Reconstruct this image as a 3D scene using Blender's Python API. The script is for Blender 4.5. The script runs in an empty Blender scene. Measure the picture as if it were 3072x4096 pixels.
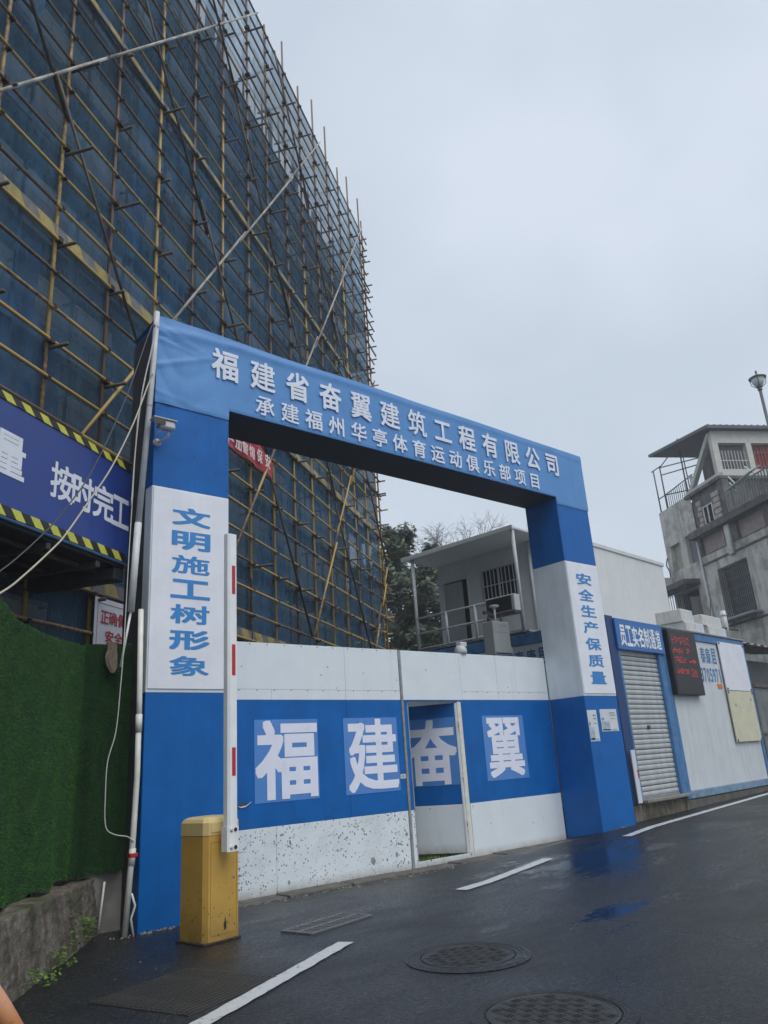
import bpy, math, random
from mathutils import Vector, Matrix
random.seed(7)
R = math.radians
scene = bpy.context.scene
col = scene.collection

# ------------------------------------------------------------------ camera
YAW, PITCH, ROLL = 0.70945, 0.31979, -0.06698
CAM = Vector((-3.0362, -7.2284, 1.2610))
fwd = Vector((math.sin(YAW)*math.cos(PITCH), math.cos(YAW)*math.cos(PITCH), math.sin(PITCH)))
rgt0 = Vector((math.cos(YAW), -math.sin(YAW), 0)); up0 = rgt0.cross(fwd)
rgt = rgt0*math.cos(ROLL) + up0*math.sin(ROLL); upv = up0*math.cos(ROLL) - rgt0*math.sin(ROLL)
cd = bpy.data.cameras.new('camera'); cam = bpy.data.objects.new('camera', cd); col.objects.link(cam)
cam.matrix_world = Matrix(((rgt.x, upv.x, -fwd.x, CAM.x), (rgt.y, upv.y, -fwd.y, CAM.y), (rgt.z, upv.z, -fwd.z, CAM.z), (0, 0, 0, 1)))
cd.sensor_fit = 'HORIZONTAL'; cd.sensor_width = 36; cd.lens = 3052.0/3072*36
cd.clip_start = 0.05; cd.clip_end = 2000
scene.camera = cam

# ------------------------------------------------------------------ sky, sun, exposure
SUN_EL, SUN_AZ = R(58), R(178)        # azimuth clockwise from +Y
w = bpy.data.worlds.new('World'); scene.world = w; w.use_nodes = True
wn = w.node_tree; wn.nodes.clear()
def N(t, typ, **kw):
    n = t.nodes.new(typ)
    for k, v in kw.items():
        if k == 'loc': continue
        setattr(n, k, v)
    return n
sky = N(wn, 'ShaderNodeTexSky'); sky.sky_type = 'NISHITA'; sky.sun_disc = False
sky.sun_elevation = SUN_EL; sky.sun_rotation = SUN_AZ; sky.dust_density = 5; sky.air_density = 1.5
sc_ = N(wn, 'ShaderNodeVectorMath', operation='SCALE'); sc_.inputs['Scale'].default_value = 0.10
wn.links.new(sky.outputs[0], sc_.inputs[0])
tc = N(wn, 'ShaderNodeTexCoord')
mp = N(wn, 'ShaderNodeMapping'); mp.inputs['Scale'].default_value = (1.0, 1.0, 1.5)
mp.inputs['Location'].default_value = (0.35, 0.1, 0.2)
wn.links.new(tc.outputs['Generated'], mp.inputs[0])
nz = N(wn, 'ShaderNodeTexNoise'); nz.inputs['Scale'].default_value = 2.2; nz.inputs['Detail'].default_value = 4; nz.inputs['Roughness'].default_value = 0.45
wn.links.new(mp.outputs[0], nz.inputs[0])
cr = N(wn, 'ShaderNodeValToRGB')
cr.color_ramp.elements[0].position = 0.36; cr.color_ramp.elements[0].color = (0.575, 0.655, 0.755, 1)
cr.color_ramp.elements[1].position = 0.62; cr.color_ramp.elements[1].color = (0.70, 0.77, 0.875, 1)
wn.links.new(nz.outputs['Fac'], cr.inputs[0])
mx = N(wn, 'ShaderNodeMix', data_type='RGBA'); mx.inputs['Factor'].default_value = 0.9
wn.links.new(sc_.outputs[0], mx.inputs[6]); wn.links.new(cr.outputs[0], mx.inputs[7])
bg = N(wn, 'ShaderNodeBackground'); bg.inputs['Strength'].default_value = 1.0
wn.links.new(mx.outputs[2], bg.inputs[0])
wo = N(wn, 'ShaderNodeOutputWorld'); wn.links.new(bg.outputs[0], wo.inputs[0])

sd = bpy.data.lights.new('sun', 'SUN'); sun = bpy.data.objects.new('sun', sd); col.objects.link(sun)
sd.energy = 1.5; sd.angle = R(50); sd.color = (1.0, 0.97, 0.93)
sdir = Vector((math.sin(SUN_AZ)*math.cos(SUN_EL), math.cos(SUN_AZ)*math.cos(SUN_EL), math.sin(SUN_EL)))
sun.rotation_euler = sdir.to_track_quat('Z', 'Y').to_euler()
sun.location = (0, -20, 40)
vs = scene.view_settings
vs.view_transform = 'Standard'; vs.look = 'None'; vs.exposure = 0.13; vs.gamma = 1.0; vs.use_curve_mapping = False
scene.cycles.max_bounces = 5; scene.cycles.transparent_max_bounces = 12; scene.cycles.volume_bounces = 0

# ------------------------------------------------------------------ materials
MATS = {}
def lin(r, g, b):
    f = lambda c: (c/255/12.92 if c/255 <= 0.04045 else ((c/255+0.055)/1.055)**2.4)
    return (f(r), f(g), f(b))
class NT:
    def __init__(s, name):
        s.m = bpy.data.materials.new(name); s.m.use_nodes = True
        s.t = s.m.node_tree; s.t.nodes.clear()
        s.out = s.t.nodes.new('ShaderNodeOutputMaterial')
        s.b = s.t.nodes.new('ShaderNodeBsdfPrincipled')
        s.t.links.new(s.b.outputs[0], s.out.inputs[0])
        s.tc = s.t.nodes.new('ShaderNodeTexCoord')
        s.obj = s.tc.outputs['Object']
    def n(s, typ, **kw):
        n = s.t.nodes.new(typ)
        for k, v in kw.items(): setattr(n, k, v)
        return n
    def l(s, a, b): s.t.links.new(a, b)
    def mapping(s, scale=(1, 1, 1), loc=(0, 0, 0), src=None, rot=(0, 0, 0)):
        m = s.n('ShaderNodeMapping'); m.inputs['Scale'].default_value = scale; m.inputs['Location'].default_value = loc; m.inputs['Rotation'].default_value = rot
        s.l(src or s.obj, m.inputs[0]); return m.outputs[0]
    def noise(s, scale, detail=4, rough=0.55, vec=None, dist=0):
        n = s.n('ShaderNodeTexNoise'); n.inputs['Scale'].default_value = scale; n.inputs['Detail'].default_value = detail
        n.inputs['Roughness'].default_value = rough; n.inputs['Distortion'].default_value = dist
        s.l(vec or s.obj, n.inputs['Vector']); return n.outputs['Fac']
    def vor(s, scale, vec=None, feature='F1'):
        n = s.n('ShaderNodeTexVoronoi', feature=feature); n.inputs['Scale'].default_value = scale
        s.l(vec or s.obj, n.inputs['Vector']); return n
    def ramp(s, fac, stops):
        r = s.n('ShaderNodeValToRGB'); e = r.color_ramp.elements
        while len(e) < len(stops): e.new(0.5)
        for i, (p, c) in enumerate(stops):
            e[i].position = p
            e[i].color = (c, c, c, 1) if isinstance(c, (int, float)) else (*c, 1)
        s.l(fac, r.inputs[0]); return r.outputs[0]
    def mix(s, fac, a, b, blend='MIX'):
        m = s.n('ShaderNodeMix', data_type='RGBA', blend_type=blend)
        for inp, v in ((0, fac), (6, a), (7, b)):
            if hasattr(v, 'is_linked'): s.l(v, m.inputs[inp])
            elif isinstance(v, (int, float)): m.inputs[inp].default_value = v if inp == 0 else (v, v, v, 1)
            else: m.inputs[inp].default_value = (*v, 1)
        return m.outputs[2]
    def math(s, op, a, b=0.0, clamp=False):
        m = s.n('ShaderNodeMath', operation=op); m.use_clamp = clamp
        for i, v in ((0, a), (1, b)):
            if hasattr(v, 'is_linked'): s.l(v, m.inputs[i])
            else: m.inputs[i].default_value = v
        return m.outputs[0]
    def bump(s, h, strength=0.3, dist=0.02):
        b = s.n('ShaderNodeBump'); b.inputs['Strength'].default_value = strength; b.inputs['Distance'].default_value = dist
        s.l(h, b.inputs['Height']); s.l(b.outputs[0], s.b.inputs['Normal'])
    def col(s, c):
        if hasattr(c, 'is_linked'): s.l(c, s.b.inputs['Base Color'])
        else: s.b.inputs['Base Color'].default_value = (*c, 1)
    def rough(s, r):
        if hasattr(r, 'is_linked'): s.l(r, s.b.inputs['Roughness'])
        else: s.b.inputs['Roughness'].default_value = r
    def xyz(s, src=None):
        x = s.n('ShaderNodeSeparateXYZ'); s.l(src or s.obj, x.inputs[0]); return x.outputs

def simple(name, c, rough=0.6, var=0.12, scale=6, metal=0.0, bump=0.0, bscale=60, streak=0.0, spec=0.5, wave=0.0):
    if name in MATS: return MATS[name]
    t = NT(name)
    f = t.noise(scale, 5)
    lo = tuple(max(0, v*(1-var)) for v in c); hi = tuple(min(1, v*(1+var)) for v in c)
    colr = t.ramp(f, [(0.3, lo), (0.7, hi)])
    if streak:
        st = t.noise(1.0, 5, 0.6, t.mapping((9, 9, 0.7)))
        colr = t.mix(t.ramp(st, [(0.5, 0.0), (0.75, streak)]), colr, tuple(v*0.45 for v in c))
    t.col(colr); t.b.inputs['Metallic'].default_value = metal
    t.rough(t.ramp(f, [(0.2, max(0.03, rough-0.08)), (0.8, min(1, rough+0.1))]))
    t.b.inputs['Specular IOR Level'].default_value = spec
    if bump: t.bump(t.noise(bscale, 4), bump, 0.01)
    elif wave: t.bump(t.noise(2.6, 3, 0.5), wave, 0.05)
    MATS[name] = t.m; return t.m

BLUE = lin(14, 92, 184)
simple('paint_blue', (0.0, 0.118, 0.415), 0.42, 0.12, 3, streak=0.22, spec=0.3, wave=0.22)
simple('paint_white', (0.72, 0.785, 0.83), 0.45, 0.06, 4, streak=0.22, wave=0.18)
simple('board_white', (0.78, 0.81, 0.88), 0.35, 0.05, 3, streak=0.10, wave=0.2)
simple('board_text_blue', (0.035, 0.24, 0.60), 0.45, 0.05, 5)
simple('tarp_letter', (0.74, 0.80, 0.90), 0.6, 0.06, 7)
simple('sticker_blue', (0.085, 0.25, 0.62), 0.22, 0.05, 3)
simple('sticker_white', (0.80, 0.83, 0.95), 0.3, 0.04, 5)
simple('steel_grey', (0.30, 0.32, 0.33), 0.5, 0.25, 14, metal=0.3, streak=0.3)
simple('dark_metal', (0.05, 0.05, 0.055), 0.55, 0.3, 10)
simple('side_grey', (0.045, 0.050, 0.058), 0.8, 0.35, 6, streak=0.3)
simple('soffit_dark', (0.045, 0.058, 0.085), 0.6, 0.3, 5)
simple('barrier_seam', (0.20, 0.11, 0.02), 0.6, 0.2, 9)
simple('hole_shade', (0.014, 0.017, 0.024), 0.6, 0.4, 9)  # flat black that paints the shade inside the pit and holes
simple('pvc_grey', (0.58, 0.60, 0.61), 0.4, 0.10, 9, streak=0.25)
simple('pvc_cream', (0.70, 0.70, 0.64), 0.4, 0.10, 9, streak=0.25)
simple('cable_white', (0.55, 0.55, 0.53), 0.5, 0.1, 9)
simple('cable_cream', (0.50, 0.45, 0.34), 0.5, 0.1, 9)
simple('cable_dark', (0.05, 0.055, 0.06), 0.5, 0.1, 9)
simple('red_plastic', (0.45, 0.02, 0.03), 0.4, 0.1, 9)
simple('red_reflective', (0.50, 0.015, 0.03), 0.3, 0.1, 9)
simple('arm_white', (0.82, 0.85, 0.86), 0.4, 0.06, 6, streak=0.12)
simple('concrete', (0.23, 0.22, 0.20), 0.85, 0.25, 5, bump=0.4, bscale=30, streak=0.3)
simple('concrete_dark', (0.11, 0.105, 0.095), 0.85, 0.35, 6, bump=0.5, bscale=25, streak=0.4)
simple('container_white', (0.60, 0.64, 0.67), 0.45, 0.06, 3, streak=0.30)
simple('cabin_white', (0.64, 0.66, 0.66), 0.5, 0.05, 3, streak=0.12)
simple('frame_blue', (0.065, 0.19, 0.40), 0.5, 0.28, 7, streak=0.5)
simple('frame_faded', (0.17, 0.27, 0.38), 0.6, 0.3, 6, streak=0.5)
simple('frame_navy', (0.012, 0.05, 0.16), 0.5, 0.2, 7)
simple('sign_blue', (0.018, 0.14, 0.43), 0.35, 0.08, 5)
simple('sign_letter', (0.80, 0.83, 0.87), 0.4, 0.08, 12)
simple('shutter', (0.50, 0.53, 0.54), 0.42, 0.12, 8, metal=0.2, streak=0.5)
simple('led_black', (0.012, 0.012, 0.014), 0.35, 0.3, 40)
simple('foam_white', (0.62, 0.62, 0.60), 0.8, 0.12, 10, streak=0.3)
simple('cream_board', (0.62, 0.60, 0.44), 0.6, 0.10, 4, streak=0.15)
simple('grey_sheet', (0.20, 0.22, 0.22), 0.5, 0.2, 5, metal=0.2, streak=0.5)
simple('glass_dark', (0.02, 0.025, 0.03), 0.08, 0.2, 3)
simple('window_white', (0.60, 0.62, 0.62), 0.5, 0.06, 6)
simple('iron_grey', (0.09, 0.10, 0.105), 0.6, 0.2, 12)
simple('rail_green', (0.15, 0.165, 0.165), 0.6, 0.25, 8)
simple('iron_light', (0.55, 0.57, 0.58), 0.5, 0.1, 12)
simple('roof_sheet', (0.075, 0.085, 0.095), 0.5, 0.2, 5)
simple('old_plaster_pale', (0.56, 0.555, 0.51), 0.85, 0.10, 4, bump=0.2, streak=0.15)
simple('blocked_grey', (0.22, 0.215, 0.215), 0.85, 0.2, 3, streak=0.3)
simple('blocked_ochre', (0.40, 0.38, 0.30), 0.85, 0.15, 3, streak=0.3)
simple('pink_panel', (0.36, 0.29, 0.27), 0.85, 0.22, 5, bump=0.3, streak=0.55)
simple('stone_block', (0.42, 0.375, 0.33), 0.85, 0.25, 6, bump=0.5, bscale=20)
simple('red_sheet', (0.27, 0.05, 0.04), 0.6, 0.25, 5, streak=0.3)
simple('green_glass', (0.25, 0.42, 0.38), 0.2, 0.1, 5)
simple('paper_white', (0.62, 0.66, 0.70), 0.6, 0.06, 6)
simple('paper_blue', (0.36, 0.47, 0.56), 0.6, 0.3, 14)
simple('paper_dark', (0.24, 0.28, 0.32), 0.6, 0.2, 30)
simple('paper_orange', (0.62, 0.16, 0.03), 0.6, 0.2, 14)
simple('banner_blue', (0.022, 0.055, 0.26), 0.35, 0.12, 3)
simple('banner_letter', (0.76, 0.80, 0.88), 0.4, 0.05, 5)
simple('hazard_yellow', (0.60, 0.60, 0.08), 0.5, 0.12, 9)
simple('hazard_black', (0.018, 0.019, 0.02), 0.5, 0.2, 9)
simple('toe_yellow', (0.36, 0.29, 0.09), 0.6, 0.3, 6, streak=0.5)
simple('toe_black', (0.15, 0.15, 0.155), 0.6, 0.3, 9)
simple('canopy_dark', (0.022, 0.026, 0.03), 0.7, 0.4, 6)
simple('clamp_rust', (0.045, 0.026, 0.02), 0.8, 0.4, 20)
simple('red_cloth', (0.42, 0.04, 0.06), 0.75, 0.15, 8)
simple('cloth_letter', (0.72, 0.64, 0.64), 0.75, 0.15, 12)
simple('sign_red', (0.45, 0.03, 0.04), 0.5, 0.1, 12)
simple('rag_cloth', (0.20, 0.155, 0.115), 0.95, 0.25, 30, bump=0.5, bscale=120)
simple('cast_iron', (0.030, 0.032, 0.033), 0.42, 0.7, 7, bump=0.4, bscale=120)
simple('grate_iron', (0.125, 0.13, 0.135), 0.45, 0.3, 30)
simple('slab_block', (0.27, 0.29, 0.30), 0.9, 0.2, 4, bump=0.3)
simple('trunk_bark', (0.045, 0.038, 0.03), 0.9, 0.3, 20, bump=0.5, bscale=40)
simple('twig_grey', (0.10, 0.10, 0.10), 0.9, 0.2, 20)
simple('camera_white', (0.55, 0.57, 0.58), 0.35, 0.06, 10, streak=0.2)
simple('lamp_glass', (0.55, 0.60, 0.60), 0.3, 0.05, 10)
simple('monitor_grey', (0.36, 0.38, 0.38), 0.5, 0.06, 8, streak=0.15)
simple('worn_mud', (0.032, 0.030, 0.025), 0.4, 0.45, 9, bump=0.6, bscale=70)
simple('deck_board', (0.10, 0.085, 0.055), 0.8, 0.3, 9)

def m_gate_spots():
    t = NT('white_gate_spotted')
    base = t.ramp(t.noise(3.5, 5), [(0.3, (0.70, 0.77, 0.81)), (0.7, (0.77, 0.835, 0.875))])
    v = t.vor(34); n2 = t.noise(2.3, 3)
    dens = t.ramp(n2, [(0.3, 0.30), (0.7, 0.75)])
    rnd = t.xyz(v.outputs['Color'])[0]
    keep = t.math('GREATER_THAN', rnd, 0.38)
    msk = t.math('MULTIPLY', t.math('LESS_THAN', v.outputs['Distance'], t.math('MULTIPLY', dens, t.math('SUBTRACT', rnd, 0.2))), keep)
    v2 = t.vor(70); msk2 = t.math('MULTIPLY', t.math('LESS_THAN', v2.outputs['Distance'], 0.22), t.math('GREATER_THAN', t.xyz(v2.outputs['Color'])[1], 0.45))
    c = t.mix(t.math('MULTIPLY', msk, t.ramp(t.noise(11, 3), [(0.35, 0.5), (0.65, 1.0)])), base, (0.11, 0.105, 0.09)); c = t.mix(t.math('MULTIPLY', msk2, 0.5), c, (0.22, 0.20, 0.165))
    c = t.mix(t.ramp(t.noise(2.6, 6, 0.65), [(0.5, 0.0), (0.75, 0.4)]), c, (0.42, 0.42, 0.39))
    z = t.xyz()[2]
    rim = t.math('MULTIPLY', t.math('SUBTRACT', 1.0, t.math('MULTIPLY', z, 9.0), True), t.noise(9, 5))
    c = t.mix(t.math('MULTIPLY', rim, 1.1, True), c, (0.26, 0.20, 0.12))
    t.col(c); t.rough(0.5); MATS['white_gate_spotted'] = t.m
m_gate_spots()
def m_gate_clean():
    t = NT('white_gate_clean')
    base = t.ramp(t.noise(3.0, 5), [(0.3, (0.70, 0.77, 0.81)), (0.7, (0.76, 0.825, 0.865))])
    v = t.vor(9); rnd = t.xyz(v.outputs['Color'])[0]
    msk = t.math('MULTIPLY', t.math('LESS_THAN', v.outputs['Distance'], 0.09), t.math('GREATER_THAN', rnd, 0.75))
    c = t.mix(t.math('MULTIPLY', msk, 0.8), base, (0.12, 0.12, 0.11))
    st = t.noise(1.0, 5, 0.6, t.mapping((7, 7, 0.6)))
    c = t.mix(t.ramp(st, [(0.55, 0.0), (0.8, 0.25)]), c, (0.40, 0.41, 0.40))
    z = t.xyz()[2]
    rim = t.math('MULTIPLY', t.math('SUBTRACT', 1.0, t.math('MULTIPLY', z, 8.0), True), t.noise(9, 5))
    c = t.mix(t.math('MULTIPLY', rim, 1.2, True), c, (0.30, 0.25, 0.17))
    t.col(c); t.rough(0.48); MATS['white_gate_clean'] = t.m
m_gate_clean()
def m_barrier():
    for nm, c0, c1 in (('barrier_yellow', (0.50, 0.30, 0.060), (0.58, 0.355, 0.075)), ('barrier_cream', (0.66, 0.50, 0.22), (0.72, 0.55, 0.25))):
        t = NT(nm)
        base = t.ramp(t.noise(5, 4), [(0.3, c0), (0.7, c1)])
        v = t.vor(38, t.mapping((1, 1, 0.7))); rnd = t.xyz(v.outputs['Color'])[0]
        z = t.xyz()[2]
        low = t.math('SUBTRACT', 1.0, t.math('MULTIPLY', z, 1.6), True)
        thr = t.math('ADD', 0.05, t.math('MULTIPLY', low, 0.27))
        msk = t.math('MULTIPLY', t.math('LESS_THAN', v.outputs['Distance'], thr), t.math('GREATER_THAN', rnd, 0.62))
        c = t.mix(t.math('MULTIPLY', msk, 0.85), base, (0.05, 0.035, 0.02))
        gr = t.math('MULTIPLY', t.math('SUBTRACT', 1.0, t.math('MULTIPLY', z, 3.5), True), t.noise(14, 5))
        c = t.mix(t.math('MULTIPLY', gr, 0.9, True), c, (0.10, 0.07, 0.03))
        t.col(c); t.rough(0.42); MATS[nm] = t.m
m_barrier()
def m_rusty_white():
    t = NT('rusty_white'); n = t.noise(18, 6, 0.7)
    t.col(t.ramp(n, [(0.42, (0.62, 0.64, 0.63)), (0.56, (0.45, 0.26, 0.10)), (0.68, (0.06, 0.03, 0.02))])); t.rough(0.6); MATS['rusty_white'] = t.m
m_rusty_white()
def m_rusty_pipe():
    t = NT('faded_orange'); n = t.noise(7, 6, 0.65); z = t.xyz()[2]
    base = t.ramp(t.math('ADD', z, t.math('MULTIPLY', n, 0.12)), [(0.2, (0.55, 0.20, 0.05)), (0.46, (0.62, 0.36, 0.25))])
    t.col(t.mix(t.ramp(t.noise(30, 5, 0.7), [(0.6, 0.0), (0.72, 0.8)]), base, (0.10, 0.05, 0.03))); t.rough(0.7); MATS['faded_orange'] = t.m
m_rusty_pipe()
def m_tarp():
    t = NT('tarp_blue')
    base = t.ramp(t.noise(2.2, 5), [(0.3, (0.075, 0.245, 0.555)), (0.7, (0.10, 0.295, 0.63))])
    st = t.noise(1.0, 5, 0.6, t.mapping((10, 10, 0.5)))
    t.col(t.mix(t.ramp(st, [(0.55, 0.0), (0.8, 0.3)]), base, (0.05, 0.15, 0.38)))
    t.rough(0.45); t.bump(t.noise(9, 3), 0.15, 0.02); MATS['tarp_blue'] = t.m
m_tarp()
def m_asphalt():
    t = NT('wet_asphalt')
    p = t.obj
    n1 = t.noise(0.55, 5, 0.55); n2 = t.noise(1.5, 8, 0.66, t.mapping((0.6, 1.7, 1), rot=(0, 0, R(42))))
    fine = t.noise(110, 4, 0.7); v = t.vor(70)
    base = t.ramp(t.noise(2.4, 6), [(0.25, (0.007, 0.008, 0.009)), (0.75, (0.022, 0.025, 0.027))])
    spk = t.math('MULTIPLY', t.math('LESS_THAN', v.outputs['Distance'], 0.28), t.math('GREATER_THAN', t.xyz(v.outputs['Color'])[0], 0.8))
    base = t.mix(t.math('MULTIPLY', spk, 0.6), base, (0.10, 0.10, 0.097))
    base = t.mix(t.ramp(t.noise(30, 6, 0.75), [(0.38, 0.85), (0.56, 0.0)]), base, (0.004, 0.005, 0.006))
    v3 = t.vor(34); base = t.mix(t.math('MULTIPLY', t.math('GREATER_THAN', t.xyz(v3.outputs['Color'])[1], 0.62), t.ramp(v3.outputs['Distance'], [(0.1, 0.75), (0.5, 0.0)])), base, (0.062, 0.065, 0.066))
    # puddle in front of the right pillar, plus streaky wet patches
    def blob(cx, cy, rx, ry):
        m = t.n('ShaderNodeVectorMath', operation='LENGTH')
        t.l(t.mapping((1/rx, 1/ry, 0), (-cx/rx, -cy/ry, 0)), m.inputs[0])
        return t.math('SUBTRACT', 1.0, m.outputs['Value'])
    bl = t.math('MAXIMUM', blob(5.1, -1.2, 1.6, 1.0), blob(3.0, -3.0, 0.8, 0.25))
    pass
    pass
    bl = t.math('MAXIMUM', bl, -0.52)
    pud = t.ramp(t.math('ADD', t.math('ADD', t.math('MULTIPLY', t.math('SUBTRACT', n2, 0.5), 4.2), t.math('MULTIPLY', t.math('SUBTRACT', t.noise(13, 6, 0.7), 0.5), 2.2)), bl), [(0.08, 0.0), (0.60, 1.0)])
    wet = t.ramp(t.math('ADD', t.math('MULTIPLY', n1, 0.55), t.math('MULTIPLY', n2, 0.45)), [(0.40, 0.0), (0.58, 1.0)])
    rg = t.mix(wet, 0.44, 0.20)
    near_p = t.ramp(blob(4.9, -1.5, 3.2, 2.0), [(0.0, 0.0), (0.6, 1.0)])
    rg = t.mix(t.math('MULTIPLY', near_p, 0.6), rg, 0.17)
    rg = t.mix(t.ramp(t.noise(34, 5, 0.7), [(0.4, 0.0), (0.65, 0.45)]), rg, 0.62)
    rg = t.mix(pud, rg, 0.08)
    t.col(t.mix(t.math('MULTIPLY', pud, 0.65), base, (0.008, 0.010, 0.013)))
    t.rough(rg)
    b = t.n('ShaderNodeBump'); b.inputs['Distance'].default_value = 0.011
    t.l(t.math('ADD', fine, t.math('MULTIPLY', v.outputs['Distance'], 0.8)), b.inputs['Height'])
    t.l(t.mix(pud, 0.62, 0.08), b.inputs['Strength']); t.l(b.outputs[0], t.b.inputs['Normal'])
    t.b.inputs['Specular IOR Level'].default_value = 0.5
    MATS['wet_asphalt'] = t.m
m_asphalt()
def m_line():
    t = NT('road_paint'); n = t.noise(22, 6, 0.7)
    t.col(t.ramp(n, [(0.30, (0.10, 0.10, 0.10)), (0.42, (0.52, 0.54, 0.55)), (0.8, (0.62, 0.64, 0.65))])); t.rough(0.4); t.bump(t.noise(120, 3), 0.4, 0.004)
    MATS['road_paint'] = t.m
m_line()
def m_scaf():
    for nm, thr in (('tube_post', 0.40), ('tube_yellow', 0.30), ('tube_rust', 0.80)):
        t = NT(nm)
        oi = t.n('ShaderNodeObjectInfo')
        mp_ = t.n('ShaderNodeMapping'); mp_.inputs['Scale'].default_value = (0.22, 0.22, 0.33); t.l(t.obj, mp_.inputs[0])
        cmb = t.n('ShaderNodeCombineXYZ'); t.l(t.math('MULTIPLY', oi.outputs['Random'], 40), cmb.inputs[0]); t.l(t.math('MULTIPLY', oi.outputs['Random'], 23), cmb.inputs[2])
        t.l(cmb.outputs[0], mp_.inputs['Location'])
        v = t.vor(1.0, mp_.outputs[0]); seg = t.xyz(v.outputs['Color'])[0]
        fine = t.noise(14, 5, 0.65)
        k = t.math('ADD', seg, t.math('MULTIPLY', t.math('SUBTRACT', fine, 0.5), 0.9))
        if nm == 'tube_post':   # lower lifts are freshly painted, upper ones worn
            z = t.xyz()[2]; k = t.math('SUBTRACT', k, t.math('MULTIPLY', t.math('SUBTRACT', z, 7.0), 0.05))
        t.col(t.ramp(k, [(max(0, thr-0.10), (0.125, 0.080, 0.058)), (thr, (0.24, 0.155, 0.07)), (min(1, thr+0.10), (0.42, 0.285, 0.085))]))
        t.rough(0.55); MATS[nm] = t.m
    t = NT('tube_pale'); n = t.noise(3, 5)
    t.col(t.ramp(n, [(0.35, (0.20, 0.18, 0.15)), (0.6, (0.42, 0.40, 0.36))])); t.rough(0.5); MATS['tube_pale'] = t.m
    t = NT('tube_dark'); t.col(t.ramp(t.noise(5, 5), [(0.4, (0.035, 0.030, 0.026)), (0.7, (0.10, 0.075, 0.04))])); t.rough(0.6); MATS['tube_dark'] = t.m
m_scaf()
def m_net():
    for nm, dens, tint in (('net_blue', 0.60, (0.090, 0.21, 0.35)), ('net_blue_dense', 0.80, (0.022, 0.125, 0.34)), ('net_backlit', 0.82, (0.50, 0.66, 0.84))):  # last entry: same net, sky backlight put into a paler tint
        t = NT(nm)
        oi = t.n('ShaderNodeObjectInfo')
        n = t.math('ADD', t.math('MULTIPLY', t.noise(1.3, 6, 0.65, t.mapping((2.2, 1, 0.5))), 0.6), t.math('MULTIPLY', t.noise(9, 5, 0.7, t.mapping((1.6, 1, 0.5))), 0.4))
        tr = t.n('ShaderNodeBsdfTransparent'); tl = t.n('ShaderNodeBsdfTranslucent'); df = t.n('ShaderNodeBsdfDiffuse')
        c = t.mix(t.ramp(n, [(0.32, 0.0), (0.68, 1.0)]), tuple(v*0.6 for v in tint), tuple(v*1.75 for v in tint))
        c = t.mix(t.math('MULTIPLY', oi.outputs['Random'], 0.7), c, (0.125, 0.175, 0.215))
        t.l(c, tl.inputs[0]); t.l(c, df.inputs[0])
        a = t.n('ShaderNodeMixShader'); a.inputs[0].default_value = 0.45; t.l(df.outputs[0], a.inputs[1]); t.l(tl.outputs[0], a.inputs[2])
        b = t.n('ShaderNodeMixShader')
        t.l(t.math('ADD', dens-0.14, t.math('MULTIPLY', n, 0.28), True), b.inputs[0])
        t.l(tr.outputs[0], b.inputs[1]); t.l(a.outputs[0], b.inputs[2]); t.l(b.outputs[0], t.out.inputs[0])
        MATS[nm] = t.m
m_net()
def m_turf():
    t = NT('turf_backing'); t.col(t.ramp(t.noise(5, 5), [(0.3, (0.006, 0.028, 0.010)), (0.7, (0.014, 0.055, 0.016))])); t.rough(0.9); t.bump(t.noise(150, 3), 0.6, 0.01); MATS['turf_backing'] = t.m
    t = NT('turf_blade'); oi = t.n('ShaderNodeObjectInfo')
    t.col(t.ramp(t.noise(6.0, 8, 0.78), [(0.28, (0.012, 0.056, 0.008)), (0.52, (0.025, 0.105, 0.013)), (0.75, (0.050, 0.155, 0.019))])); t.rough(0.55); t.b.inputs['Specular IOR Level'].default_value = 0.2; MATS['turf_blade'] = t.m
m_turf()
def m_mossy():
    t = NT('mossy_stone')
    n = t.noise(4, 7, 0.65, t.mapping((2.2, 2.2, 0.8)))
    c = t.ramp(n, [(0.28, (0.05, 0.043, 0.033)), (0.5, (0.16, 0.135, 0.108)), (0.72, (0.30, 0.27, 0.225))])
    c = t.mix(t.ramp(t.noise(3, 6, 0.7), [(0.48, 0.0), (0.66, 0.85)]), c, (0.045, 0.065, 0.012))
    c = t.mix(t.ramp(t.noise(1.0, 5, 0.6, t.mapping((9, 9, 0.8))), [(0.5, 0.0), (0.7, 0.7)]), c, (0.02, 0.02, 0.014))
    t.col(c); t.rough(0.75); t.bump(t.noise(28, 6, 0.7), 0.9, 0.03); MATS['mossy_stone'] = t.m
m_mossy()
def m_leaf():
    for nm, a, b in (('leaf_dark', (0.022, 0.045, 0.022), (0.075, 0.115, 0.060)), ('weed_green', (0.055, 0.13, 0.015), (0.14, 0.24, 0.03))):
        t = NT(nm); t.col(t.ramp(t.noise(1.1 if nm == 'leaf_dark' else 9, 4), [(0.3, a), (0.7, b)])); t.rough(0.5); MATS[nm] = t.m
m_leaf()
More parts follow.
